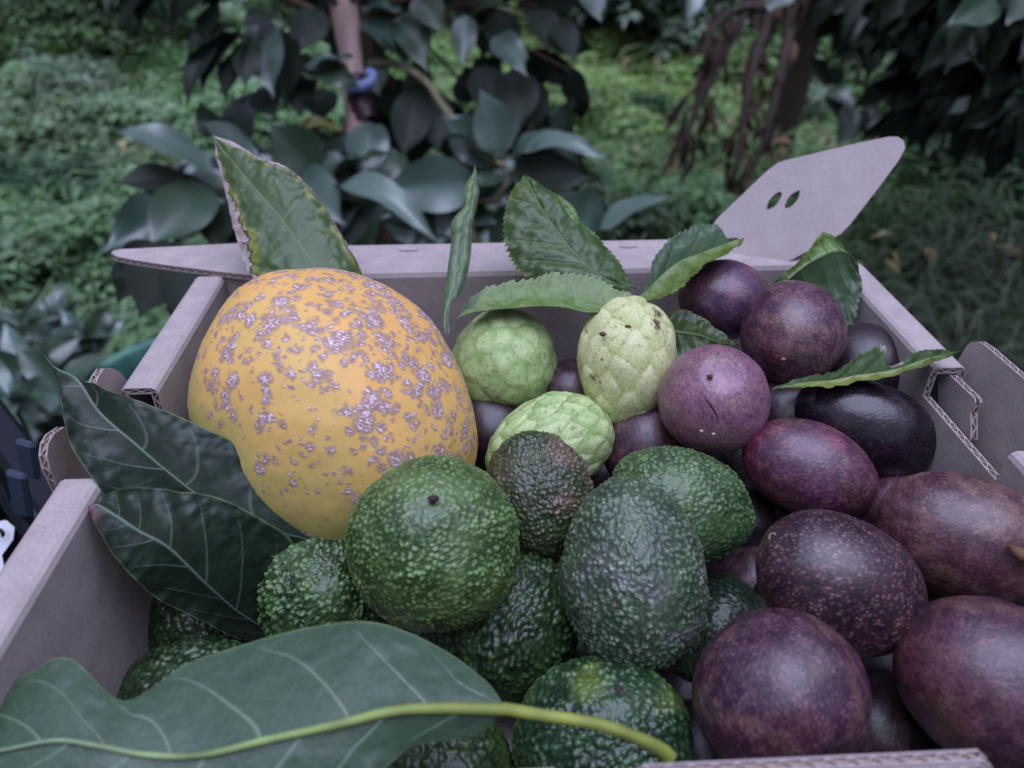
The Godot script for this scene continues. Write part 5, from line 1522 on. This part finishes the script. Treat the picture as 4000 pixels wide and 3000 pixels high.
	# the big leaf in front, seen from below, with its stalk
	var under := func(u: float, s: float, k: float, vein: float, mid: float, nt: float, w: float, f: float, half: float) -> Color:
		var c := Color(0.046, 0.080, 0.056).lerp(Color(0.054, 0.092, 0.066), clampf(0.5 + w, 0, 1)) * (1.0 + 0.18 * f)
		c = c.lerp(Color(0.09, 0.14, 0.10), nt * 0.22)
		c = c.lerp(Color(0.19, 0.26, 0.20), vein * 0.85)
		return c.lerp(Color(0.15, 0.20, 0.10), smoothstep(0.97, 1.0, k) * 0.8)
	var big := box_leaf("largest leaf, lying upside down across the front left with a yellow-green midrib and stalk", [[V(0.0042, -0.0134, -0.1412), V(0.0037, -0.0133, -0.1407), V(0.0033, -0.0133, -0.1401)], [V(-0.0018, -0.0117, -0.1498), V(-0.0131, -0.0092, -0.1388), V(-0.0050, -0.0187, -0.1356)], [V(-0.0169, -0.0100, -0.1613), V(-0.0285, -0.0071, -0.1373), V(-0.0230, -0.0178, -0.1323)], [V(-0.0350, -0.0072, -0.1688), V(-0.0464, -0.0089, -0.1345), V(-0.0317, -0.0196, -0.1267)], [V(-0.0543, -0.0099, -0.1715), V(-0.0651, -0.0113, -0.1325), V(-0.0447, -0.0224, -0.1206)], [V(-0.0782, -0.0133, -0.1680), V(-0.0846, -0.0142, -0.1303), V(-0.0666, -0.0252, -0.1161)], [V(-0.0988, -0.0152, -0.1616), V(-0.1006, -0.0141, -0.1311), V(-0.0899, -0.0249, -0.1162)], [V(-0.1132, -0.0137, -0.1488), V(-0.1144, -0.0120, -0.1332), V(-0.1095, -0.0220, -0.1190)], [V(-0.1343, -0.0106, -0.1627), V(-0.1279, -0.0125, -0.1358), V(-0.1270, -0.0194, -0.1228)], [V(-0.1493, -0.0147, -0.1594), V(-0.1449, -0.0159, -0.1355), V(-0.1466, -0.0190, -0.1264)], [V(-0.1644, -0.0174, -0.1511), V(-0.1620, -0.0191, -0.1354), V(-0.1620, -0.0203, -0.1298)], [V(-0.1787, -0.0233, -0.1358), V(-0.1787, -0.0233, -0.1358), V(-0.1787, -0.0233, -0.1358)]], 380, 100, {"seed": 17, "bulge": -0.06, "veins": 8.0, "slant": 1.7, "relief": 0.00009, "vein_width": 0.034, "mid_width": 0.0008, "vein_sign": -3.0, "wavy": 0.2, "net": 230.0}, under, "")
	var b0 := big.position
	var yg := Color(0.23, 0.27, 0.05)
	part("stalk", tube([V(0.0531, -0.0224, -0.1281) - b0, V(0.0507, -0.0196, -0.1289) - b0, V(0.0445, -0.0160, -0.1304) - b0, V(0.0316, -0.0122, -0.1335) - b0, V(0.0166, -0.0111, -0.1362) - b0, V(0.0036, -0.0106, -0.1389) - b0], [0.0025, 0.0023, 0.0020, 0.0018, 0.0018, 0.0019], yg, 14, 6, 0.05), mats.stalk, big)
	part("midrib", tube([V(0.0056, -0.0108, -0.1386) - b0, V(-0.0130, -0.0083, -0.1382) - b0, V(-0.0284, -0.0062, -0.1367) - b0, V(-0.0462, -0.0080, -0.1339) - b0, V(-0.0648, -0.0104, -0.1319) - b0], [0.0019, 0.0017, 0.0015, 0.0013, 0.0011], yg, 12, 6, 0.04, 1, Color(0.235, 0.335, 0.11)), mats.stalk, big)
	part("midrib", tube([V(-0.0643, -0.0103, -0.1320) - b0, V(-0.0842, -0.0133, -0.1297) - b0, V(-0.1002, -0.0131, -0.1305) - b0, V(-0.1139, -0.0110, -0.1326) - b0, V(-0.1273, -0.0116, -0.1352) - b0, V(-0.1442, -0.0150, -0.1349) - b0, V(-0.1613, -0.0181, -0.1349) - b0], [0.0012, 0.0010, 0.0009, 0.0008, 0.0007, 0.0006, 0.0005], Color(0.235, 0.335, 0.11), 10, 6, 0.04, 1, Color(0.16, 0.24, 0.17)), mats.stalk, big)

	# scorched leaf standing behind the papaya
	var edge_noise := smooth_noise(14.0, 71, 2)
	var scorched := func(u: float, s: float, k: float, vein: float, mid: float, nt: float, w: float, f: float, half: float) -> Color:
		var c := Color(0.032, 0.064, 0.014).lerp(Color(0.048, 0.088, 0.018), clampf(0.5 + w, 0, 1)) * (1.0 + 0.25 * f)
		c = c.lerp(Color(0.11, 0.16, 0.06), maxf(vein * 0.3, mid * 0.7))
		var burn: float
		if s < 0:
			burn = k - (0.79 + 0.13 * edge_noise.get_noise_1d(u * 1.1) - 0.5 * smoothstep(0.20, 0.0, u) + 0.18 * smoothstep(0.62, 0.9, u))
		else:
			burn = k - (0.93 + 0.10 * edge_noise.get_noise_1d(u * 0.8 + 40.0) - 0.62 * smoothstep(0.28, 0.0, u) + 0.06 * smoothstep(0.35, 0.5, u))
		c = c.lerp(Color(0.27, 0.26, 0.045), smoothstep(-0.18, -0.02, burn + 0.16 * w) * 0.6)
		c = c.lerp(Color(0.035, 0.016, 0.02), smoothstep(-0.035, -0.01, burn))
		return c.lerp(Color(0.36, 0.27, 0.29) * (1.0 + 0.3 * f), smoothstep(0.008, 0.03, burn))
	var l1 := box_leaf("upright green leaf with a scorched grey margin, behind the papaya", [[V(-0.1539, 0.0709, -0.4625), V(-0.1539, 0.0709, -0.4625), V(-0.1539, 0.0709, -0.4625)], [V(-0.1514, 0.0619, -0.4540), V(-0.1461, 0.0645, -0.4531), V(-0.1383, 0.0673, -0.4558)], [V(-0.1466, 0.0523, -0.4413), V(-0.1375, 0.0597, -0.4422), V(-0.1245, 0.0614, -0.4464)], [V(-0.1421, 0.0441, -0.4296), V(-0.1260, 0.0516, -0.4291), V(-0.1064, 0.0576, -0.4382)], [V(-0.1369, 0.0333, -0.4149), V(-0.1118, 0.0423, -0.4138), V(-0.0902, 0.0464, -0.4240)], [V(-0.1297, 0.0226, -0.3978), V(-0.0987, 0.0325, -0.3970), V(-0.0778, 0.0334, -0.4074)], [V(-0.1226, 0.0158, -0.3845), V(-0.0878, 0.0229, -0.3828), V(-0.0657, 0.0173, -0.3913)], [V(-0.1083, 0.0071, -0.3720), V(-0.0810, 0.0135, -0.3726), V(-0.0619, 0.0077, -0.3799)]], 240, 90, {"seed": 21, "bulge": 0.10, "veins": 9.0, "slant": -0.7, "relief": 0.00012, "vein_width": 0.05, "mid_width": 0.0009, "wavy": 0.5, "flip": -1.0, "teeth": 13.0, "bite": 0.02}, scorched, "")
	for q in [[V(-0.1286, 0.0344, -0.4080), 0.0022], [V(-0.1284, 0.0300, -0.4015), 0.0027]]:
		var hole := bit(q[1], 12)
		var hp := part("dead_patch", hole, tinted("dead_patch", Color(0.42, 0.36, 0.42)), l1)
		hp.position = q[0] - l1.position

	# narrow twisted leaf right of the papaya
	var narrow := func(u: float, s: float, k: float, vein: float, mid: float, nt: float, w: float, f: float, half: float) -> Color:
		var c := Color(0.085, 0.135, 0.070).lerp(Color(0.105, 0.15, 0.095), clampf(0.5 + w, 0, 1)) * (1.0 + 0.2 * f)
		c = c.lerp(Color(0.14, 0.22, 0.05), smoothstep(0.3, -0.3, s) * 0.4 * smoothstep(0.6, 0.3, u))
		c = c.lerp(Color(0.06, 0.03, 0.03), smoothstep(0.045, 0.0, absf(u - 0.335) + 0.12 * (s + 0.9)) + smoothstep(0.06, 0.02, u))
		return c.lerp(Color(0.16, 0.21, 0.12), mid * 0.5)
	box_leaf("narrow twisted grey-green leaf standing right of the papaya", [[V(-0.0011, 0.0627, -0.4283), V(-0.0011, 0.0627, -0.4283), V(-0.0011, 0.0627, -0.4283)], [V(-0.0025, 0.0585, -0.4244), V(-0.0009, 0.0586, -0.4232), V(0.0000, 0.0563, -0.4228)], [V(-0.0071, 0.0524, -0.4193), V(-0.0024, 0.0524, -0.4167), V(0.0009, 0.0502, -0.4175)], [V(-0.0083, 0.0445, -0.4117), V(-0.0040, 0.0448, -0.4093), V(-0.0009, 0.0434, -0.4106)], [V(-0.0150, 0.0365, -0.4042), V(-0.0077, 0.0379, -0.4012), V(-0.0029, 0.0378, -0.4045)], [V(-0.0151, 0.0300, -0.3975), V(-0.0092, 0.0302, -0.3937), V(-0.0039, 0.0286, -0.3960)], [V(-0.0170, 0.0210, -0.3843), V(-0.0109, 0.0216, -0.3796), V(-0.0055, 0.0205, -0.3847)], [V(-0.0188, 0.0122, -0.3713), V(-0.0140, 0.0136, -0.3672), V(-0.0097, 0.0122, -0.3709)], [V(-0.0198, 0.0057, -0.3574), V(-0.0175, 0.0067, -0.3555), V(-0.0155, 0.0090, -0.3593)], [V(-0.0188, 0.0003, -0.3465), V(-0.0176, -0.0001, -0.3461), V(-0.0164, 0.0003, -0.3463)]], 150, 40, {"seed": 23, "bulge": 0.25, "veins": 12.0, "slant": 1.0, "relief": 0.0002, "vein_width": 0.06, "mid_width": 0.0007, "wavy": 0.3, "flip": -1.0}, narrow, "")

	# toothed leaves
	var tooth := func(u: float, s: float, k: float, vein: float, mid: float, nt: float, w: float, f: float, half: float) -> Color:
		var c := Color(0.034, 0.066, 0.014).lerp(Color(0.056, 0.096, 0.022), clampf(0.5 + w, 0, 1)) * (1.0 + 0.25 * f)
		c = c.lerp(Color(0.025, 0.05, 0.014), nt * 0.5)
		c = c.lerp(Color(0.11, 0.16, 0.045), maxf(vein * 0.5, mid))
		return c.lerp(Color(0.13, 0.19, 0.05), smoothstep(0.95, 1.0, k) * 0.8)
	var tooth_left := func(u: float, s: float, k: float, vein: float, mid: float, nt: float, w: float, f: float, half: float) -> Color:
		var c: Color = tooth.call(u, s, k, vein, mid, nt, w, f, half)
		c = c.lerp(Color(0.12, 0.17, 0.03), smoothstep(0.35, 0.0, u) * smoothstep(0.3, -0.6, s) * 0.7)
		return c.lerp(Color(0.15, 0.18, 0.15), smoothstep(0.1, 0.5, w) * 0.25 * smoothstep(0.2, -0.2, s))
	var l3 := box_leaf("upright toothed leaf with a torn right edge, above the round cherimoya", [[V(0.0272, 0.0553, -0.4293), V(0.0272, 0.0553, -0.4293), V(0.0272, 0.0553, -0.4293)], [V(0.0195, 0.0484, -0.4239), V(0.0297, 0.0521, -0.4222), V(0.0354, 0.0515, -0.4252)], [V(0.0152, 0.0384, -0.4137), V(0.0345, 0.0442, -0.4119), V(0.0451, 0.0464, -0.4177)], [V(0.0144, 0.0285, -0.4023), V(0.0415, 0.0367, -0.4005), V(0.0536, 0.0380, -0.4081)], [V(0.0176, 0.0203, -0.3919), V(0.0483, 0.0300, -0.3897), V(0.0646, 0.0314, -0.3983)], [V(0.0251, 0.0149, -0.3807), V(0.0573, 0.0237, -0.3779), V(0.0737, 0.0239, -0.3869)], [V(0.0476, 0.0091, -0.3662), V(0.0679, 0.0189, -0.3693), V(0.0796, 0.0172, -0.3749)], [V(0.0830, 0.0143, -0.3656), V(0.0830, 0.0143, -0.3656), V(0.0830, 0.0143, -0.3656)]], 230, 70, {"seed": 31, "bulge": 0.10, "veins": 7.0, "slant": -0.9, "relief": 0.0006, "vein_width": 0.05, "mid_width": 0.0010, "wavy": 0.5, "flip": -1.0, "teeth": 30.0, "bite": 0.085, "net": 330.0}, tooth_left, "toothed leaves along the back of the box")
	var pale_under := func(u: float, s: float, k: float, vein: float, mid: float, nt: float, w: float, f: float, half: float) -> Color:
		var c := Color(0.105, 0.165, 0.04).lerp(Color(0.15, 0.215, 0.06), clampf(0.5 + w, 0, 1)) * (1.0 + 0.15 * f)
		c = c.lerp(Color(0.06, 0.115, 0.03), nt * 0.55)
		c = c.lerp(Color(0.07, 0.12, 0.035), vein * 0.6)
		if u < 0.24:
			c = c.lerp(Color(0.03, 0.06, 0.018), smoothstep(0.24, 0.17, u + 0.10 * (1.0 - k)) * smoothstep(0.25, 0.6, k))
		return c.lerp(Color(0.16, 0.23, 0.07), smoothstep(0.95, 1.0, k) * 0.7)
	part("curled_edge", blade(shift([[V(0.0430, 0.0481, -0.4214), V(0.0430, 0.0481, -0.4214), V(0.0430, 0.0481, -0.4214)], [V(0.0451, 0.0456, -0.4171), V(0.0470, 0.0463, -0.4151), V(0.0479, 0.0464, -0.4163)], [V(0.0479, 0.0380, -0.4084), V(0.0513, 0.0405, -0.4074), V(0.0537, 0.0423, -0.4110)], [V(0.0512, 0.0358, -0.4043), V(0.0548, 0.0378, -0.4031), V(0.0572, 0.0357, -0.4028)], [V(0.0576, 0.0353, -0.4012), V(0.0576, 0.0353, -0.4012), V(0.0576, 0.0353, -0.4012)]], l3.position), 40, 16, {"seed": 35, "bulge": 0.1, "flip": -1.0}, pale_under), mats.leaf, l3)
	box_leaf("toothed leaf folded along its midrib, pale underside out, lying on the round cherimoya", [[V(-0.0129, 0.0053, -0.3544), V(-0.0129, 0.0053, -0.3544), V(-0.0129, 0.0053, -0.3544)], [V(-0.0052, 0.0127, -0.3638), V(-0.0049, 0.0084, -0.3549), V(-0.0034, 0.0068, -0.3670)], [V(0.0053, 0.0181, -0.3705), V(0.0053, 0.0101, -0.3543), V(0.0064, 0.0111, -0.3790)], [V(0.0251, 0.0215, -0.3731), V(0.0173, 0.0113, -0.3534), V(0.0264, 0.0122, -0.3849)], [V(0.0405, 0.0248, -0.3746), V(0.0316, 0.0126, -0.3524), V(0.0432, 0.0143, -0.3867)], [V(0.0562, 0.0248, -0.3715), V(0.0446, 0.0123, -0.3504), V(0.0591, 0.0152, -0.3842)], [V(0.0680, 0.0211, -0.3648), V(0.0546, 0.0108, -0.3477), V(0.0706, 0.0132, -0.3751)], [V(0.0772, 0.0170, -0.3580), V(0.0653, 0.0115, -0.3489), V(0.0770, 0.0111, -0.3637)], [V(0.0790, 0.0155, -0.3545), V(0.0790, 0.0155, -0.3545), V(0.0790, 0.0155, -0.3545)]], 220, 64, {"seed": 37, "bulge": -0.22, "veins": 6.0, "slant": -0.8, "relief": 0.0004, "vein_width": 0.05, "mid_width": 0.0009, "wavy": 0.5, "flip": -1.0, "teeth": 32.0, "bite": 0.085, "net": 330.0}, pale_under, "toothed leaves along the back of the box")
	var two_face := func(u: float, s: float, k: float, vein: float, mid: float, nt: float, w: float, f: float, half: float) -> Color:
		if s < 0:
			var a: Color = tooth.call(u, s, k, vein, mid, nt, w, f, half)
			return a.lerp(Color(0.06, 0.10, 0.075), 0.55)
		return pale_under.call(maxf(u, 0.3), s, k, vein, mid, nt, w, f, half) * Color(0.9, 0.85, 0.7)
	box_leaf("toothed leaf with its lower half curled up, against the back wall", [[V(0.0820, 0.0137, -0.3556), V(0.0820, 0.0137, -0.3556), V(0.0820, 0.0137, -0.3556)], [V(0.0915, 0.0149, -0.3752), V(0.0878, 0.0158, -0.3603), V(0.0874, 0.0149, -0.3501)], [V(0.0971, 0.0199, -0.3928), V(0.0959, 0.0188, -0.3692), V(0.0963, 0.0176, -0.3527)], [V(0.1092, 0.0277, -0.4058), V(0.1068, 0.0243, -0.3760), V(0.1087, 0.0239, -0.3576)], [V(0.1231, 0.0324, -0.4107), V(0.1187, 0.0272, -0.3798), V(0.1184, 0.0292, -0.3643)], [V(0.1352, 0.0332, -0.4095), V(0.1302, 0.0297, -0.3834), V(0.1295, 0.0314, -0.3701)], [V(0.1393, 0.0288, -0.3992), V(0.1392, 0.0314, -0.3865), V(0.1390, 0.0330, -0.3779)], [V(0.1445, 0.0325, -0.3870), V(0.1445, 0.0325, -0.3870), V(0.1445, 0.0325, -0.3870)]], 200, 64, {"seed": 41, "bulge": 0.10, "veins": 6.0, "slant": 0.8, "relief": 0.0004, "vein_width": 0.05, "mid_width": 0.0008, "wavy": 0.5, "flip": -1.0, "teeth": 28.0, "bite": 0.085, "net": 330.0}, two_face, "toothed leaves along the back of the box")
	var grey_face := func(u: float, s: float, k: float, vein: float, mid: float, nt: float, w: float, f: float, half: float) -> Color:
		if s < 0:
			return pale_under.call(maxf(u, 0.3), s, k, vein, mid, nt, w, f, half) * Color(1.05, 1.1, 1.15)
		var a: Color = tooth.call(u, s, k, vein, mid, nt, w, f, half)
		return a.lerp(Color(0.05, 0.085, 0.05), 0.6)
	box_leaf("toothed leaf with a pale rolled edge behind the dusty purple fruit at the back right", [[V(0.1540, -0.0003, -0.3766), V(0.1540, -0.0003, -0.3766), V(0.1540, -0.0003, -0.3766)], [V(0.1654, 0.0105, -0.3809), V(0.1688, 0.0079, -0.3814), V(0.1743, -0.0062, -0.3802)], [V(0.1765, 0.0180, -0.3854), V(0.1818, 0.0156, -0.3872), V(0.1890, -0.0117, -0.3770)], [V(0.1853, 0.0246, -0.3919), V(0.1924, 0.0193, -0.3916), V(0.1998, -0.0157, -0.3714)], [V(0.1912, 0.0290, -0.3982), V(0.1995, 0.0213, -0.3938), V(0.2067, -0.0155, -0.3664)], [V(0.1958, 0.0300, -0.4010), V(0.2047, 0.0211, -0.3934), V(0.2131, -0.0017, -0.3754)], [V(0.2021, 0.0263, -0.3994), V(0.2083, 0.0195, -0.3922), V(0.2152, 0.0078, -0.3828)], [V(0.2113, 0.0169, -0.3903), V(0.2113, 0.0169, -0.3903), V(0.2113, 0.0169, -0.3903)]], 200, 64, {"seed": 43, "bulge": 0.08, "veins": 6.0, "slant": 0.8, "relief": 0.0005, "vein_width": 0.05, "mid_width": 0.0008, "wavy": 0.5, "flip": -1.0, "teeth": 30.0, "bite": 0.08, "net": 330.0}, grey_face, "toothed leaves along the back of the box")
	var dim := func(u: float, s: float, k: float, vein: float, mid: float, nt: float, w: float, f: float, half: float) -> Color:
		var c: Color = tooth.call(u, s, k, vein, mid, nt, w, f, half) * 0.7
		return c.lerp(Color(0.20, 0.16, 0.05), smoothstep(0.93, 1.0, k) * 0.7 if s < 0 else 0.0)
	box_leaf("dark toothed leaf wedged between the upright cherimoya and the purple fruit", [[V(0.0956, 0.0002, -0.3496), V(0.0956, 0.0002, -0.3496), V(0.0956, 0.0002, -0.3496)], [V(0.1042, 0.0046, -0.3605), V(0.1026, -0.0015, -0.3469), V(0.1019, -0.0107, -0.3359)], [V(0.1157, 0.0029, -0.3564), V(0.1136, -0.0021, -0.3436), V(0.1127, -0.0089, -0.3343)], [V(0.1258, -0.0021, -0.3478), V(0.1233, -0.0048, -0.3401), V(0.1226, -0.0074, -0.3360)], [V(0.1338, -0.0064, -0.3398), V(0.1338, -0.0064, -0.3398), V(0.1338, -0.0064, -0.3398)]], 120, 50, {"seed": 47, "bulge": 0.10, "veins": 6.0, "slant": 0.8, "relief": 0.0004, "wavy": 0.6, "flip": -1.0, "teeth": 20.0, "bite": 0.08}, dim, "toothed leaves along the back of the box")
	var long := func(u: float, s: float, k: float, vein: float, mid: float, nt: float, w: float, f: float, half: float) -> Color:
		var a: Color = tooth.call(u, s, k, vein, mid, nt, w, f, half)
		a = a.lerp(Color(0.05, 0.085, 0.05), 0.4)
		if s > 0:
			a = Color(0.08, 0.13, 0.03) * (1.0 + 0.2 * f)
			a = a.lerp(Color(0.24, 0.25, 0.06), smoothstep(0.5, 0.1, absf(u - 0.4)) * 0.6)
		if s < 0 and absf(u - 0.58) < 0.10:
			a = a.lerp(Color(0.35, 0.27, 0.26), smoothstep(0.75, 0.95, k))
		return a
	box_leaf("long toothed leaf with a torn middle, resting on the near-black fruit and the right wall", [[V(0.1395, -0.0092, -0.3015), V(0.1395, -0.0092, -0.3015), V(0.1395, -0.0092, -0.3015)], [V(0.1591, -0.0089, -0.3129), V(0.1552, -0.0069, -0.3035), V(0.1542, -0.0058, -0.2995)], [V(0.1782, -0.0107, -0.3204), V(0.1696, -0.0071, -0.3051), V(0.1668, -0.0058, -0.2989)], [V(0.1930, -0.0070, -0.3294), V(0.1809, -0.0052, -0.3059), V(0.1786, -0.0031, -0.2990)], [V(0.2065, -0.0025, -0.3318), V(0.1901, -0.0030, -0.3045), V(0.1856, -0.0011, -0.2976)], [V(0.2011, -0.0032, -0.3123), V(0.2003, -0.0001, -0.3036), V(0.1975, 0.0017, -0.2965)], [V(0.2145, 0.0041, -0.3142), V(0.2109, 0.0052, -0.3030), V(0.2081, 0.0066, -0.2969)], [V(0.2204, 0.0086, -0.3073), V(0.2185, 0.0093, -0.3006), V(0.2174, 0.0103, -0.2965)], [V(0.2235, 0.0127, -0.2978), V(0.2235, 0.0127, -0.2978), V(0.2235, 0.0127, -0.2978)]], 220, 50, {"seed": 53, "bulge": 0.08, "veins": 7.0, "slant": 0.8, "relief": 0.0004, "wavy": 0.4, "flip": -1.0, "teeth": 30.0, "bite": 0.09}, long, "toothed leaves along the back of the box")


func shift(st: Array, by: Vector3) -> Array:
	var out := []
	for row in st:
		out.append([row[0] - by, row[1] - by, row[2] - by])
	return out
